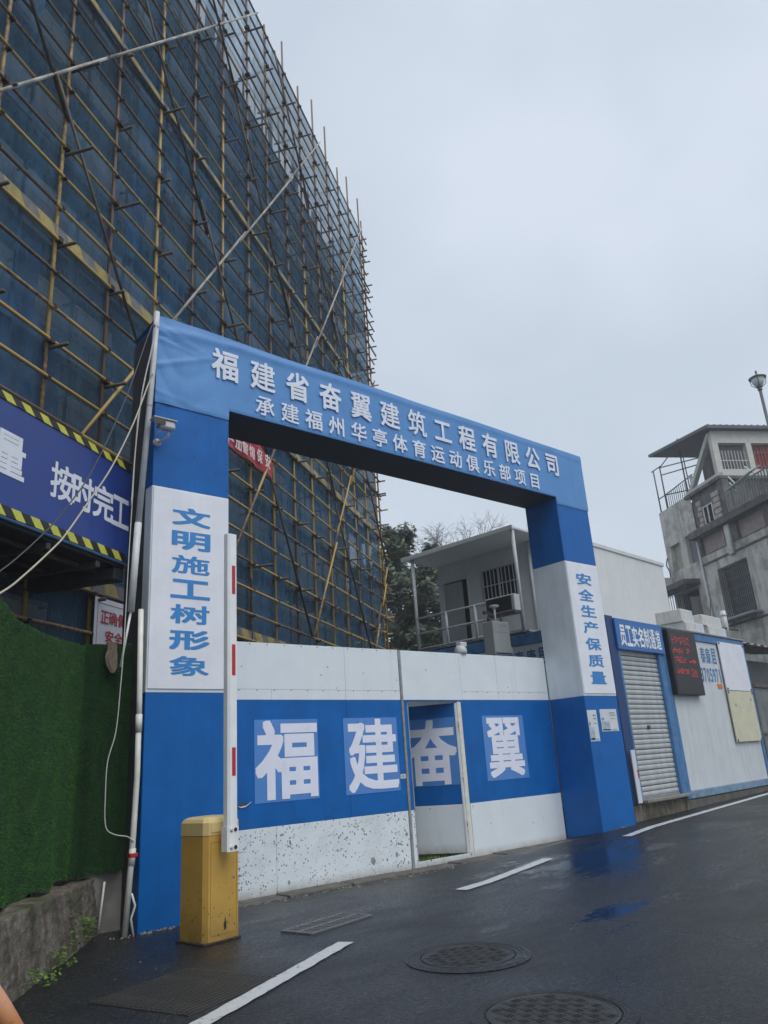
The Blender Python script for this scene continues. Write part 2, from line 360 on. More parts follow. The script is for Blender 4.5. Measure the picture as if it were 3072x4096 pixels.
def m_oldwall():
    t = NT('old_plaster')
    n = t.noise(0.9, 8, 0.68); st = t.noise(1.0, 7, 0.65, t.mapping((3.2, 3.2, 0.30)))
    c = t.ramp(t.noise(1.6, 6), [(0.3, (0.56, 0.545, 0.49)), (0.7, (0.68, 0.665, 0.60))])
    c = t.mix(t.ramp(n, [(0.48, 0.0), (0.66, 0.7)]), c, (0.14, 0.135, 0.12))
    c = t.mix(t.ramp(st, [(0.52, 0.0), (0.70, 0.65)]), c, (0.11, 0.105, 0.095))
    t.col(c); t.rough(0.9); t.bump(t.noise(14, 6), 0.35, 0.02); MATS['old_plaster'] = t.m
    t = NT('stained_dark'); t.col(t.ramp(t.noise(2.5, 6, 0.65), [(0.3, (0.05, 0.048, 0.045)), (0.7, (0.19, 0.18, 0.165))])); t.rough(0.9); MATS['stained_dark'] = t.m
m_oldwall()
def m_block():
    t = NT('block_wall')
    br = t.n('ShaderNodeTexBrick'); br.inputs['Scale'].default_value = 1.0; br.inputs['Brick Width'].default_value = 0.5; br.inputs['Row Height'].default_value = 0.2; br.inputs['Mortar Size'].default_value = 0.012
    br.inputs['Color1'].default_value = (0.42, 0.44, 0.45, 1); br.inputs['Color2'].default_value = (0.50, 0.515, 0.52, 1); br.inputs['Mortar'].default_value = (0.13, 0.14, 0.145, 1)
    t.l(t.mapping(rot=(R(90), 0, 0)), br.inputs['Vector'])
    t.col(t.mix(0.4, br.outputs['Color'], t.ramp(t.noise(0.8, 6), [(0.3, (0.26, 0.27, 0.28)), (0.7, (0.55, 0.57, 0.58))]))); t.rough(0.9); MATS['block_wall'] = t.m
m_block()
def m_led():
    t = NT('led_red'); t.b.inputs['Emission Color'].default_value = (1.0, 0.03, 0.02, 1); t.b.inputs['Emission Strength'].default_value = 0.75; t.col((0.2, 0.01, 0.01)); MATS['led_red'] = t.m
m_led()

# ------------------------------------------------------------------ mesh helpers
class MB:
    def __init__(s): s.v = []; s.f = []; s.mi = []; s.cur = 0
    def add(s, vs_, fs):
        o = len(s.v); s.v += [tuple(p) for p in vs_]; s.f += [tuple(i+o for i in f) for f in fs]; s.mi += [s.cur]*len(fs); return s
    def box(s, x0, x1, y0, y1, z0, z1):
        return s.add([(x0, y0, z0), (x1, y0, z0), (x1, y1, z0), (x0, y1, z0), (x0, y0, z1), (x1, y0, z1), (x1, y1, z1), (x0, y1, z1)],
                     [(0, 3, 2, 1), (4, 5, 6, 7), (0, 1, 5, 4), (1, 2, 6, 5), (2, 3, 7, 6), (3, 0, 4, 7)])
    def bbox(s, x0, x1, y0, y1, z0, z1, b=0.006):   # box with chamfered edges
        cx, cy, cz = (x0+x1)/2, (y0+y1)/2, (z0+z1)/2; hx, hy, hz = (x1-x0)/2, (y1-y0)/2, (z1-z0)/2
        b = min(b, hx*0.45, hy*0.45, hz*0.45); V = []; idx = {}
        for sx in (-1, 1):
            for sy in (-1, 1):
                for sz in (-1, 1):
                    for a in range(3):
                        d = [hx-b, hy-b, hz-b]; d[a] += b
                        idx[(sx, sy, sz, a)] = len(V); V.append((cx+sx*d[0], cy+sy*d[1], cz+sz*d[2]))
        F_ = []
        def face(l):
            P = [Vector(V[i]) for i in l]; n_ = (P[1]-P[0]).cross(P[2]-P[0]); c_ = sum(P, Vector())/len(P)-Vector((cx, cy, cz))
            F_.append(tuple(l) if n_.dot(c_) > 0 else tuple(reversed(l)))
        for a in range(3):
            o1, o2 = [i for i in range(3) if i != a]
            for sg in (-1, 1):
                l = []
                for p, q in ((-1, -1), (1, -1), (1, 1), (-1, 1)):
                    k = [0, 0, 0]; k[a] = sg; k[o1] = p; k[o2] = q; l.append(idx[(*k, a)])
                face(l)
            for p in (-1, 1):      # edges along axis a
                for q in (-1, 1):
                    l = []
                    for e_ in (-1, 1):
                        k = [0, 0, 0]; k[a] = e_; k[o1] = p; k[o2] = q
                        l += [idx[(*k, o1)], idx[(*k, o2)]] if e_ < 0 else [idx[(*k, o2)], idx[(*k, o1)]]
                    face(l)
        for sx in (-1, 1):
            for sy in (-1, 1):
                for sz in (-1, 1): face([idx[(sx, sy, sz, a)] for a in range(3)])
        return s.add(V, F_)
    def quad(s, a, b, c, d): return s.add([a, b, c, d], [(0, 1, 2, 3)])
    def tube(s, pts, r, n=8, cap=True):
        pts = [Vector(p) for p in pts]; rings = []; V = []
        up = None
        for i, p in enumerate(pts):
            d = (pts[min(i+1, len(pts)-1)]-pts[max(i-1, 0)]).normalized()
            if up is None: up = Vector((0, 0, 1)) if abs(d.z) < 0.9 else Vector((1, 0, 0))
            a = d.cross(up).normalized(); b = a.cross(d).normalized(); up = b
            rr = r[i] if isinstance(r, (list, tuple)) else r
            for k in range(n):
                t = 2*math.pi*k/n; V.append(p + a*math.cos(t)*rr + b*math.sin(t)*rr)
        F_ = []
        for i in range(len(pts)-1):
            for k in range(n):
                k2 = (k+1) % n; F_.append((i*n+k, i*n+k2, (i+1)*n+k2, (i+1)*n+k))
        if cap: F_.append(tuple(reversed(range(n)))); F_.append(tuple(range((len(pts)-1)*n, len(pts)*n)))
        return s.add(V, F_)
    def lathe(s, prof, n=20, c=(0, 0, 0)):
        V = [(c[0]+r*math.cos(2*math.pi*k/n), c[1]+r*math.sin(2*math.pi*k/n), c[2]+z) for r, z in prof for k in range(n)]
        F_ = [(i*n+k, i*n+(k+1) % n, (i+1)*n+(k+1) % n, (i+1)*n+k) for i in range(len(prof)-1) for k in range(n)]
        F_ += [tuple(reversed(range(n))), tuple(range((len(prof)-1)*n, len(prof)*n))]
        return s.add(V, F_)
    def prism(s, poly, ax, d0, d1):   # poly of 2D points; ax: 'x','y','z' extrude axis
        def P(a, b, d): return {'x': (d, a, b), 'y': (a, d, b), 'z': (a, b, d)}[ax]
        n = len(poly); V = [P(a, b, d0) for a, b in poly]+[P(a, b, d1) for a, b in poly]
        F_ = [tuple(range(n)), tuple(reversed(range(n, 2*n)))]+[(i, n+i, n+(i+1) % n, (i+1) % n) for i in range(n)]
        return s.add(V, F_)
    def grid(s, nu, nv, fn):
        V = [fn(i/nu, j/nv) for j in range(nv+1) for i in range(nu+1)]
        return s.add(V, [(j*(nu+1)+i, j*(nu+1)+i+1, (j+1)*(nu+1)+i+1, (j+1)*(nu+1)+i) for j in range(nv) for i in range(nu)])
    def holes(s, x0, x1, z0, z1, hs, y0, y1):   # wall front at y0 with recesses going back to y1
        xs = sorted({x0, x1, *[v for h in hs for v in h[:2]]}); zs = sorted({z0, z1, *[v for h in hs for v in h[2:4]]})
        for i in range(len(xs)-1):
            for j in range(len(zs)-1):
                a, b, c, d = xs[i], xs[i+1], zs[j], zs[j+1]; mx_, mz = (a+b)/2, (c+d)/2
                if not any(h[0] < mx_ < h[1] and h[2] < mz < h[3] for h in hs): s.quad((a, y0, c), (b, y0, c), (b, y0, d), (a, y0, d))
        for h in hs:
            a, b, c, d = h[:4]
            s.quad((a, y0, c), (a, y1, c), (b, y1, c), (b, y0, c)); s.quad((a, y1, d), (a, y0, d), (b, y0, d), (b, y1, d))
            s.quad((a, y0, c), (a, y0, d), (a, y1, d), (a, y1, c)); s.quad((b, y1, c), (b, y1, d), (b, y0, d), (b, y0, c))
        return s
    def mesh(s, name='m', smooth=False):
        m = bpy.data.meshes.new(name); m.from_pydata(s.v, [], s.f); m.update()
        if smooth:
            for p in m.polygons: p.use_smooth = True
        return m
def link(name, mesh, mats, parent=None, smooth=False):
    if not isinstance(mats, (list, tuple)): mats = [mats]
    o = bpy.data.objects.new(name, mesh); col.objects.link(o)
    if not mesh.materials:
        for k in mats: mesh.materials.append(MATS[k])
    o.parent = parent; return o
def obj(name, mb, mats, parent=None, smooth=False):
    m = mb.mesh(name, smooth); o = link(name, m, mats, parent)
    if any(mb.mi): m.polygons.foreach_set('material_index', mb.mi)
    return o
def inst(name, mesh, mat, parent, loc=(0, 0, 0), rot=(0, 0, 0), scale=None):
    o = link(name, mesh, mat, parent); o.location = loc; o.rotation_euler = rot
    if scale: o.scale = scale
    return o
def tag(o, label, cat, group=None, kind=None):
    o['label'] = label; o['category'] = cat
    if group: o['group'] = group
    if kind: o['kind'] = kind
    return o
def thing(name, label, cat, loc=(0, 0, 0), rotz=0, group=None):
    o = bpy.data.objects.new(name, None); col.objects.link(o); o.empty_display_size = 0.2
    o.location = loc; o.rotation_euler = (0, 0, rotz); return tag(o, label, cat, group)
def struct(name, mb, mat, parent=None, smooth=False):
    o = obj(name, mb, mat, parent, smooth)
    if parent is None: o['kind'] = 'structure'
    return o

# lettering: glyph outlines in a unit em box
GL = {}
def glyph(ch, bold):
    if (ch, bold) in GL: return GL[(ch, bold)]
    c = bpy.data.curves.new('glyph', 'FONT'); c.body = ch; c.size = 1; c.resolution_u = 3
    o = bpy.data.objects.new('glyph', c); col.objects.link(o)
    dg = bpy.context.evaluated_depsgraph_get(); m = bpy.data.meshes.new_from_object(o.evaluated_get(dg))
    V = [(v.co.x, v.co.y) for v in m.vertices]; F_ = [tuple(p.vertices) for p in m.polygons]
    bpy.data.objects.remove(o); bpy.data.curves.remove(c); bpy.data.meshes.remove(m)
    GL[(ch, bold)] = (V, F_); return V, F_   # outline weight is added in letters()
def letters(name, parent, mat, cells, mapf, bold=0.035, fit=False, nrm=(0, -1, 0)):
    """cells: (char, x0, x1, z0, z1); mapf(a, b) -> xyz. One part per character."""
    out = []
    for ch, x0, x1, z0, z1 in cells:
        V, F_ = glyph(ch, 0)
        if fit:
            ax, bx_ = min(v[0] for v in V), max(v[0] for v in V); ay, by_ = min(v[1] for v in V), max(v[1] for v in V)
        else: ax, bx_, ay, by_ = -0.01, 1.0, -0.11, 0.87
        bo = bold*(0.55 if len(V) > 118 else 0.75 if len(V) > 84 else 1.0); xa, xb = x0, x1
        if fit and bx_-ax < 0.35: xm = (x0+x1)/2; xa, xb = xm-(x1-x0)*0.2, xm+(x1-x0)*0.2
        if fit: ax -= bold; bx_ += bold; ay -= bold; by_ += bold
        mb = MB(); k = 0
        for dx, dy in ([(0, 0)]+[(bo*i_, bo*j_) for i_ in (-1, 0, 1) for j_ in (-1, 0, 1) if i_ or j_] if bold > 0.001 else [(0, 0)]):
            d = 0.00012*k; k += 1
            P = [mapf(xa+(x+dx-ax)/(bx_-ax)*(xb-xa), z0+(y+dy-ay)/(by_-ay)*(z1-z0)) for x, y in V]
            mb.add([(p[0]+nrm[0]*d, p[1]+nrm[1]*d, p[2]+nrm[2]*d) for p in P], F_)
        out.append(obj(name, mb, mat, parent))
    return out

# ------------------------------------------------------------------ ground
def lerp(x, xs, ys):
    if x <= xs[0]: return ys[0]
    for i in range(len(xs)-1):
        if x <= xs[i+1]: return ys[i]+(ys[i+1]-ys[i])*(x-xs[i])/(xs[i+1]-xs[i])
    return ys[-1]
def gz(x, y):
    rr = lerp(x, (3.5, 7.5, 14, 20), (0, 0.17, 0.26, 0.35))
    tt = min(1, max(0, (0.6-y)/0.6)); k = min(1, max(0, (x-6.85)/0.3))
    return rr*(tt*(1-k)+k)
xs = [-150, -100, -50, -25, -14]+[-9+0.25*i for i in range(120)]+[24, 30, 45, 70, 110, 150]
ys = [-150, -100, -50, -25, -14]+[-10+0.2*i for i in range(90)]+[10, 16, 25, 50, 100, 150]
g = MB(); nx = len(xs)
g.add([(x, y, gz(x, y)-0.004) for y in ys for x in xs], [(j*nx+i, j*nx+i+1, (j+1)*nx+i+1, (j+1)*nx+i) for j in range(len(ys)-1) for i in range(nx-1)])
struct('road', g, 'wet_asphalt', smooth=True)
yard = MB(); yard.grid(40, 40, lambda u, v: (-6+u*44, 0.76+v*34, 0.012+0.02*math.sin(u*60)*math.sin(v*50)))
simple('yard_mud', (0.075, 0.070, 0.062), 0.6, 0.4, 3, bump=0.6, bscale=12)
struct('yard_ground', yard, 'yard_mud')
# painted lane dashes
def dash(name, a, b, wdt):
    mb = MB(); A = Vector(a); B = Vector(b); L = (B-A).length; d = (B-A)/L; n = Vector((-d.y, d.x)); k = max(4, int(L/0.06))
    V = []; F_ = []
    for i in range(k+1):
        p = A+d*(L*i/k); j0 = random.uniform(-1, 1)*0.006; j1 = random.uniform(-1, 1)*0.006
        for w_ in (-wdt/2+j0, wdt/2+j1):
            q = p+n*w_; V.append((q.x, q.y, gz(q.x, q.y)+0.003))
    F_ = [(2*i, 2*i+2, 2*i+3, 2*i+1) for i in range(k)]
    mb.add(V, F_); return struct(name, mb, 'road_paint')
dash('lane_marking', (-1.25, -3.09), (0.845, -1.925), 0.125)
dash('lane_marking', (3.0, -1.0), (4.88, -0.63), 0.14)
dash('lane_marking', (6.62, -0.59), (13.2, 0.42), 0.13)

# ------------------------------------------------------------------ entrance gate arch
W_L, X_R, W_R = 0.890, 6.929, 0.847; X_E = X_R+W_R; DEP = 0.655
Z_TOP, Z_TARP, Z_SOF, Z_W, Z_B = 6.20, 5.168, 5.287, 4.205, 2.07
arch = thing('entrance_arch', 'blue and white site entrance arch with white company lettering on its beam', 'arch', (0, 0, 0))
def pillar(x0, x1, chars, zg):
    mb = MB(); mb.bbox(x0+0.004, x1-0.004, 0.012, DEP, zg, Z_TARP+0.02, 0.004)
    core = obj('pillar', mb, 'steel_grey', arch)
    for z0, z1, m in ((zg, Z_B-0.002, 'paint_blue'), (Z_B+0.002, Z_W-0.002, 'paint_white'), (Z_W+0.002, Z_TOP-0.05, 'paint_blue')):
        sides = (('side_panel', (x0-0.001, x0+0.003, 0.011, DEP+0.001)),) if x0 > 1 else (('side_panel', (x0-0.001, x0+0.003, 0.011, 0.17)),)
        for nm, b in (('front_panel', (x0, x1, 0.0, 0.010)), *sides, ('side_panel', (x1-0.003, x1+0.001, 0.011, DEP+0.001))):
            p = MB(); p.bbox(b[0], b[1], b[2], b[3], z0, z1, 0.003); obj(nm, p, m, core)
    if x0 < 1:
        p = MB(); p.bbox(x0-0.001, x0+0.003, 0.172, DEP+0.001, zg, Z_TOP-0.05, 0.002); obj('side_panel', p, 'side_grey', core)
    b = MB(); b.bbox(x0+0.012, x1-0.012, -0.012, -0.0005, Z_B+0.035, Z_W-0.015, 0.003)
    board = obj('sign_board', b, 'board_white', core)
    return core, board
pl, bl_ = pillar(0.0, W_L, None, -0.05)
pr_, br_ = pillar(X_R, X_E, None, 0.02)
zs = [3.998-0.2622*i for i in range(7)]
letters('character', pl, 'board_text_blue', [(c, 0.222, 0.664, 3.805-0.2622*i, 4.005-0.2622*i) for i, c in enumerate('文明施工树形象')], lambda a, b: (a, -0.0145, b), 0.03, True)
letters('character', pr_, 'board_text_blue', [(c, 7.15, 7.55, 3.832-0.2638*i, 4.026-0.2638*i) for i, c in enumerate('安全生产保质量')], lambda a, b: (a, -0.0145, b), 0.022, True)
rv = MB(); rv.lathe([(0.007, 0), (0.006, 0.004), (0.002, 0.006)], 6); rvm = rv.mesh('rivet')
for p, x0, x1 in ((pl, 0, W_L), (pr_, X_R, X_E)):
    for z in (4.3, 4.62, 4.9, 5.12):
        for x in (x0+0.03, x0+0.47, x1-0.03): inst('rivet', rvm, 'dark_metal', p, (x, -0.001, z+random.uniform(-.02, .02)), (R(90), 0, 0))
beam = MB(); beam.bbox(0.004, X_E-0.004, 0.012, DEP+0.004, Z_SOF, Z_TOP-0.02, 0.004); bm_ = obj('beam', beam, 'paint_blue', arch)
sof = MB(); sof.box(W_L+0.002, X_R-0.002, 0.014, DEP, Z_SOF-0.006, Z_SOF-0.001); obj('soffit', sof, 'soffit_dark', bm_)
# tarp stretched over the beam front
def tarp(u, v):
    x = -0.012+u*(X_E+0.022); zt = 6.245-0.06*u+0.012*math.sin(u*21)*(1-u); 
    zb = Z_TARP if (x < W_L or x > X_R) else Z_SOF
    z = zb+(zt-zb)*v
    wr = math.exp(-(x/0.55)**2)
    y = -0.013-0.010*wr*abs(math.sin(9*z+5*x+2*math.sin(6*x)))-0.014*math.exp(-((v-0.93-0.25*math.exp(-x*1.4)*(-0.4))/0.05)**2)*(1-0.6*u)
    dz = z-(5.62+0.42*x)
    if x < 1.3: y -= 0.012*math.exp(-(dz/0.028)**2)*(1-x/1.3)
    for k, (z0, sl) in enumerate(((6.05, -0.22), (5.95, -0.13), (6.12, -0.3))):
        if x < 0.75: y -= 0.014*math.exp(-((z-z0-sl*x)/0.018)**2)*(1-x/0.75)
    if x < 0.8 and v < 0.35: y -= 0.008*math.exp(-((z-5.30+0.16*x)/0.02)**2)*(1-x/0.8)
    if v < 0.02: y += 0.006
    return (x, y, z)
cuts = sorted({*[i*0.02/X_E*1.0 for i in range(66)], *[0.17+i*(0.83/90) for i in range(91)]})
V = []; nv = 40
ux = [-0.012]+[0.02*i for i in range(1, 44)]+[W_L-0.002, W_L+0.002]+[0.9+0.05*i for i in range(0, 121)]+[X_R-0.002, X_R+0.002]+[6.98+0.05*i for i in range(16)]+[X_E+0.008]
ux = sorted(set(round(x, 4) for x in ux))
mb = MB(); mb.add([tarp((x+0.012)/(X_E+0.022), j/nv) for j in range(nv+1) for x in ux], [(j*len(ux)+i, j*len(ux)+i+1, (j+1)*len(ux)+i+1, (j+1)*len(ux)+i) for j in range(nv) for i in range(len(ux)-1)])
tp = obj('tarp', mb, 'tarp_blue', arch, True)
mb = MB()   # folded over the top and the left end
mb.grid(80, 6, lambda u, v: (-0.012+u*(X_E+0.022), -0.013+v*(DEP+0.03), 6.246-0.06*u+0.012*math.sin(u*21)*(1-u)+0.015*math.sin(u*50)*v-0.02*v))
obj('tarp_fold', mb, 'tarp_blue', tp, True)
mb = MB(); mb.grid(10, 40, lambda u, v: (-0.013-0.01*math.sin(v*17+u*4)*u, -0.012+0.10*u*(0.6+0.4*math.sin(v*5)), Z_TARP+(6.245-Z_TARP)*v)); obj('tarp_fold', mb, 'tarp_blue', tp, True)
P1 = (6.922-0.833)/12
letters('character', tp, 'tarp_letter', [(c, 0.833+P1*i-0.182, 0.833+P1*i+0.182, 5.662, 6.062) for i, c in enumerate('福建省奋翼建筑工程有限公司')], lambda a, b: (a, -0.032, b), 0.022)
P2 = (6.396-1.364)/14
letters('character', tp, 'tarp_letter', [(c, 1.364+P2*i-0.138, 1.364+P2*i+0.138, 5.33, 5.6) for i, c in enumerate('承建福州华亭体育运动俱乐部项目')], lambda a, b: (a, -0.030, b), 0.016)

# ------------------------------------------------------------------ gate leaves between the pillars
GY = 0.668
gate = thing('sliding_gate', 'blue and white sheet metal gate leaf with two large white characters beside the yellow barrier', 'gate', (0, GY, 0))
def plate(parent, x0, x1, z0, z1, m, y=0.0, t=0.012):
    p = MB(); p.bbox(x0+0.0015, x1-0.0015, y, y+t, z0+0.001, z1-0.001, 0.003); return obj('panel', p, m, parent)
fr = MB(); fr.box(W_L, 3.83, 0.013, 0.05, 0.02, 2.72); obj('frame', fr, 'dark_metal', gate)
for a, b in ((W_L, 1.85), (1.85, 3.815)): plate(gate, a, b, 0.0, 0.692, 'white_gate_spotted')
for a, b in ((W_L, 2.905), (2.905, 3.815)): plate(gate, a, b, 0.692, 2.07, 'paint_blue')
for a, b in ((W_L, 1.82), (1.82, 2.905), (2.905, 3.815)): plate(gate, a, b, 2.07, 2.19, 'white_gate_clean')
for a, b in ((W_L, 2.908), (2.908, 3.815)): plate(gate, a, b, 2.19, 2.735, 'white_gate_clean')
e_ = MB(); e_.bbox(3.817, 3.858, -0.012, 0.05, 0.0, 2.735, 0.004); obj('edge_post', e_, 'steel_grey', gate)
for i in range(12): inst('rivet', rvm, 'dark_metal', gate, (1.15+0.235*i, -0.001, 2.182), (R(90), 0, 0))
for i in range(12): inst('rivet', rvm, 'dark_metal', gate, (1.05+0.24*i, -0.001, 2.715), (R(90), 0, 0))
def big_sticker(parent, ch, x0, x1, z0, z1, cells, y=-0.004):
    s_ = MB(); s_.bbox(x0, x1, y, y+0.0035, z0, z1, 0.001); so = obj('sticker', s_, 'sticker_blue', parent)
    letters('character', so, 'sticker_white', [(ch, *cells)], lambda a, b: (a, y-0.002, b), 0.026, True); return so
big_sticker(gate, '福', 1.577, 2.452, 0.944, 1.846, (1.585, 2.44, 0.968, 1.838))
big_sticker(gate, '建', 2.84, 3.712, 0.944, 1.848, (2.88, 3.70, 0.955, 1.842))
hl = MB(); hl.prism([(1.35, 0.945), (1.38, 0.955), (1.44, 0.968), (1.5, 0.965), (1.47, 0.94), (1.40, 0.932)], 'y', -0.0022, -0.0008); obj('tear', hl, 'dark_metal', gate)
hl = MB(); hl.prism([(1.36, 0.94), (1.40, 0.93), (1.47, 0.938), (1.535, 0.972), (1.46, 0.925), (1.40, 0.918)], 'y', -0.012, -0.001); obj('torn_lip', hl, 'paint_white', gate)
st = MB(); st.bbox(3.722, 3.812, -0.003, 0.0, 1.083, 1.138, 0.001); so = obj('label_sticker', st, 'paper_white', gate)
letters('lettering', so, 'paper_dark', [('#', 3.735, 3.762, 1.095, 1.128), ('E', 3.768, 3.795, 1.095, 1.128)], lambda a, b: (a, -0.0045, b), 0.0, True)
for i, (x, z) in enumerate(((1.25, 0.47), (1.27, 0.24))):
    sc2 = MB(); sc2.prism([(x-0.1, z), (x+0.05, z+0.004), (x+0.2, z+0.002), (x+0.05, z-0.006)], 'y', -0.0015, -0.0005); obj('scratch', sc2, 'dark_metal', gate)
for (x, z, s_) in ((3.2, 0.17, 0.05), (3.58, 0.2, 0.035), (3.42, 0.16, 0.02), (2.0, 0.1, 0.03), (3.76, 0.42, 0.025)):
    ch_ = MB(); ch_.prism([(x+s_*random.uniform(.5, 1)*math.cos(t_*1.05), z+s_*random.uniform(.6, 1.2)*math.sin(t_*1.05)) for t_ in range(6)], 'y', -0.0015, -0.0004); obj('paint_chip', ch_, 'steel_grey', gate)

leaf = thing('gate_leaf', 'blue and white sheet metal gate leaf with a cut doorway and one white character', 'gate', (0, GY, 0))
plate(leaf, 3.86, 4.945, 2.052, 2.071, 'paint_blue'); plate(leaf, 3.86, 3.925, 0.692, 2.052, 'paint_blue'); plate(leaf, 3.86, 3.925, 0.0, 0.692, 'white_gate_spotted')
plate(leaf, 3.925, 4.945, 0.0, 0.078, 'white_gate_spotted')
plate(leaf, 4.945, X_R-0.01, 0.0, 0.692, 'white_gate_clean'); plate(leaf, 4.945, X_R-0.01, 0.692, 2.07, 'paint_blue')
plate(leaf, 3.86, 4.98, 2.071, 2.735, 'white_gate_clean')
for a, b in ((4.98, 5.75), (5.75, X_R-0.01)): plate(leaf, a, b, 2.072, 2.19, 'white_gate_clean'); plate(leaf, a, b, 2.19, 2.735, 'white_gate_clean')
f2 = MB(); f2.box(3.86, 4.95, 0.013, 0.05, 2.056, 2.72); f2.box(4.95, X_R-0.02, 0.013, 0.05, 0.02, 2.72); obj('frame', f2, 'dark_metal', leaf)
jb = MB(); jb.bbox(4.868, 4.944, 0.004, 0.09, 0.079, 2.05, 0.004); jb2 = obj('door_jamb', jb, 'rusty_white', leaf); jb2.data.materials[0] = MATS['pvc_cream']
jb = MB(); jb.bbox(3.926, 3.955, 0.014, 0.08, 0.079, 2.05, 0.004); obj('door_jamb', jb, 'steel_grey', leaf)
for z in (1.72, 0.42, 1.05):
    h_ = MB(); h_.tube([(4.862, 0.012, z-0.06), (4.862, 0.012, z+0.06)], 0.013, 8); obj('hinge', h_, 'rusty_white', leaf)
for i in range(8): inst('rivet', rvm, 'dark_metal', leaf, (5.05+0.235*i, -0.001, 2.182), (R(90), 0, 0))
big_sticker(leaf, '翼', 5.335, 6.232, 0.953, 1.848, (5.40, 6.17, 0.985, 1.825))
ang = R(56)
door = thing('swung_door', 'wicket door swung inwards showing one white character on its blue face', 'door', (4.83, GY+0.035, 0.08), -ang)
# local: x negative from hinge, y into the yard
for z0, z1, m in ((0, 0.61, 'white_gate_clean'), (0.613, 1.955, 'paint_blue')):
    p = MB(); p.bbox(-0.97, 0, 0.0, 0.03, z0, z1, 0.003); obj('panel', p, m, door)
e_ = MB(); e_.bbox(0.001, 0.03, -0.008, 0.04, 0.0, 1.955, 0.004); obj('edge_strip', e_, 'paint_white', door)
s_ = MB(); s_.bbox(-0.79, -0.004, -0.004, -0.0005, 0.865, 1.765, 0.001); so = obj('sticker', s_, 'sticker_blue', door)
letters('character', so, 'sticker_white', [('奋', -0.745, -0.008, 0.875, 1.745)], lambda a, b: (a, -0.006, b), 0.026, True)
# threshold debris in the doorway
mb = MB()
for i in range(260):
    x = random.uniform(3.98, 4.8); y = GY+random.uniform(0.06, 0.5); s_ = random.uniform(0.01, 0.03); a = random.uniform(0, 6.28); h = random.uniform(0.01, 0.05)
    z0 = 0.03
    mb.add([(x-s_*math.cos(a), y-s_*math.sin(a), z0), (x+s_*math.cos(a), y+s_*math.sin(a), z0), (x+s_*0.5, y, z0+h)], [(0, 1, 2)])
tag(obj('ground_weeds', mb, 'weed_green'), 'low green weeds on the mud just inside the open doorway', 'weeds', kind='stuff')
# drain channel slabs along the gate foot
for i in range(7):
    x = 0.95+i*0.86
    mb = MB(); mb.bbox(x, x+0.83, 0.36+random.uniform(-.02, .02), 0.645, gz(x+.4, .5)-0.03, gz(x+.4, .5)+0.018+random.uniform(-.006, .006), 0.01); sl = obj('gutter_slab', mb, 'concrete_dark'); sl['kind'] = 'structure'

# ------------------------------------------------------------------ scaffolded building
TH, SP, LV, Z0 = 0.60753, 1.10167, 1.41761, 4.81108
S0 = (3.66565, 4.31021, 0)
def zk(k): return Z0+LV*k
I0, I1 = -9, 8
bld = thing('unfinished_building', 'grey concrete block building shell behind blue netting and scaffolding', 'building', S0, TH)
BY = 0.78
mb = MB(); mb.box(-14*SP, 7.35*SP, BY+0.05, BY+13, 0, 16.95); obj('wall', mb, 'block_wall', bld)
for i in range(6):
    z = 0.2+i*3.3
    mb = MB(); mb.box(-14.05*SP, 7.4*SP, BY-0.02, BY+0.05, z+0.0, z+0.45); obj('floor_slab', mb, 'block_wall', bld)
for i in range(6):
    x = (-13.5+i*4.05)*SP
    mb = MB(); mb.box(x, x+0.5, BY-0.015, BY+0.052, 0, 16.9); obj('column', mb, 'block_wall', bld)
mb = MB(); mb.box(-14.05*SP, 7.4*SP, BY-0.05, BY+0.3, 16.95, 17.15); obj('parapet', mb, 'slab_block', bld)

scf = thing('scaffolding', 'yellow and rusty tube scaffolding hung with blue safety netting', 'scaffolding', S0, TH)
RT = 0.026
def tube_part(name, a, b, m, r=RT, n=7, parent=scf):
    mb = MB(); mb.tube([a, b], r, n); return obj(name, mb, m, parent, True)
ZT = zk(9.85)
postx = {}
for i in range(I0, I1+1):
    jx = random.uniform(-.02, .02); postx[i] = i*SP+jx
    tube_part('post', (i*SP+jx, 0, 0), (i*SP+jx+random.uniform(-.03, .03), random.uniform(-.02, .02), ZT+random.choice((0.15, 0.9, 1.1, 0.5))), 'tube_post')
for i in range(I0, I1+1):
    tube_part('inner_post', (i*SP+0.05, 0.62, 0), (i*SP+0.05, 0.62, ZT-0.3), 'tube_dark', RT, 5)
NR = 46
k = -3.0; rows = []
while k < 9.9: rows.append(k); k += 1/3
for r_i, k in enumerate(rows):
    z = zk(k)+random.uniform(-.015, .015)
    brk = sorted(random.sample([-6, -5, -3, -2, 0, 1, 3, 5], 2)); ends = [I0-0.6]+brk+[8.25+random.choice((0.0, 0.05, 0.1, 0.3, 0.55))]
    for j in range(3):
        low = k < 3.3+random.uniform(-.5, .8)
        m = 'tube_yellow' if (low or ends[j] > 3 and k < 3.5) else 'tube_rust'
        dz = random.uniform(-.012, .012)
        tube_part('ledger', (ends[j]*SP-(0.1 if j else 0), -0.048, z+dz), (ends[j+1]*SP+0.1, -0.048, z+dz+random.uniform(-.01, .01)), m, 0.024, 6)
cl = MB(); clm = MB()
for i in range(I0, I1+1):
    for k in rows:
        z = zk(k); x = postx[i]
        c_ = 0.033 if abs(k-round(k)) < 0.1 else 0.022
        cl.box(x-c_, x+c_, -0.082, 0.03, z-c_+random.uniform(-.008, .008), z+c_-0.004)
o = obj('coupler', cl, 'clamp_rust', scf); o['kind'] = 'stuff'
for i in range(I0, I1+1):
    for kk in range(-3, 11):
        z = zk(kk)-0.055
        if z > ZT+0.05: continue
        pj = random.choice((0.12, 0.16, 0.2, 0.26, 0.36))
        tube_part('transom', (postx[i]+0.05, -0.05-pj, z), (postx[i]+0.05, 0.75, z), 'tube_dark', 0.024, 6)
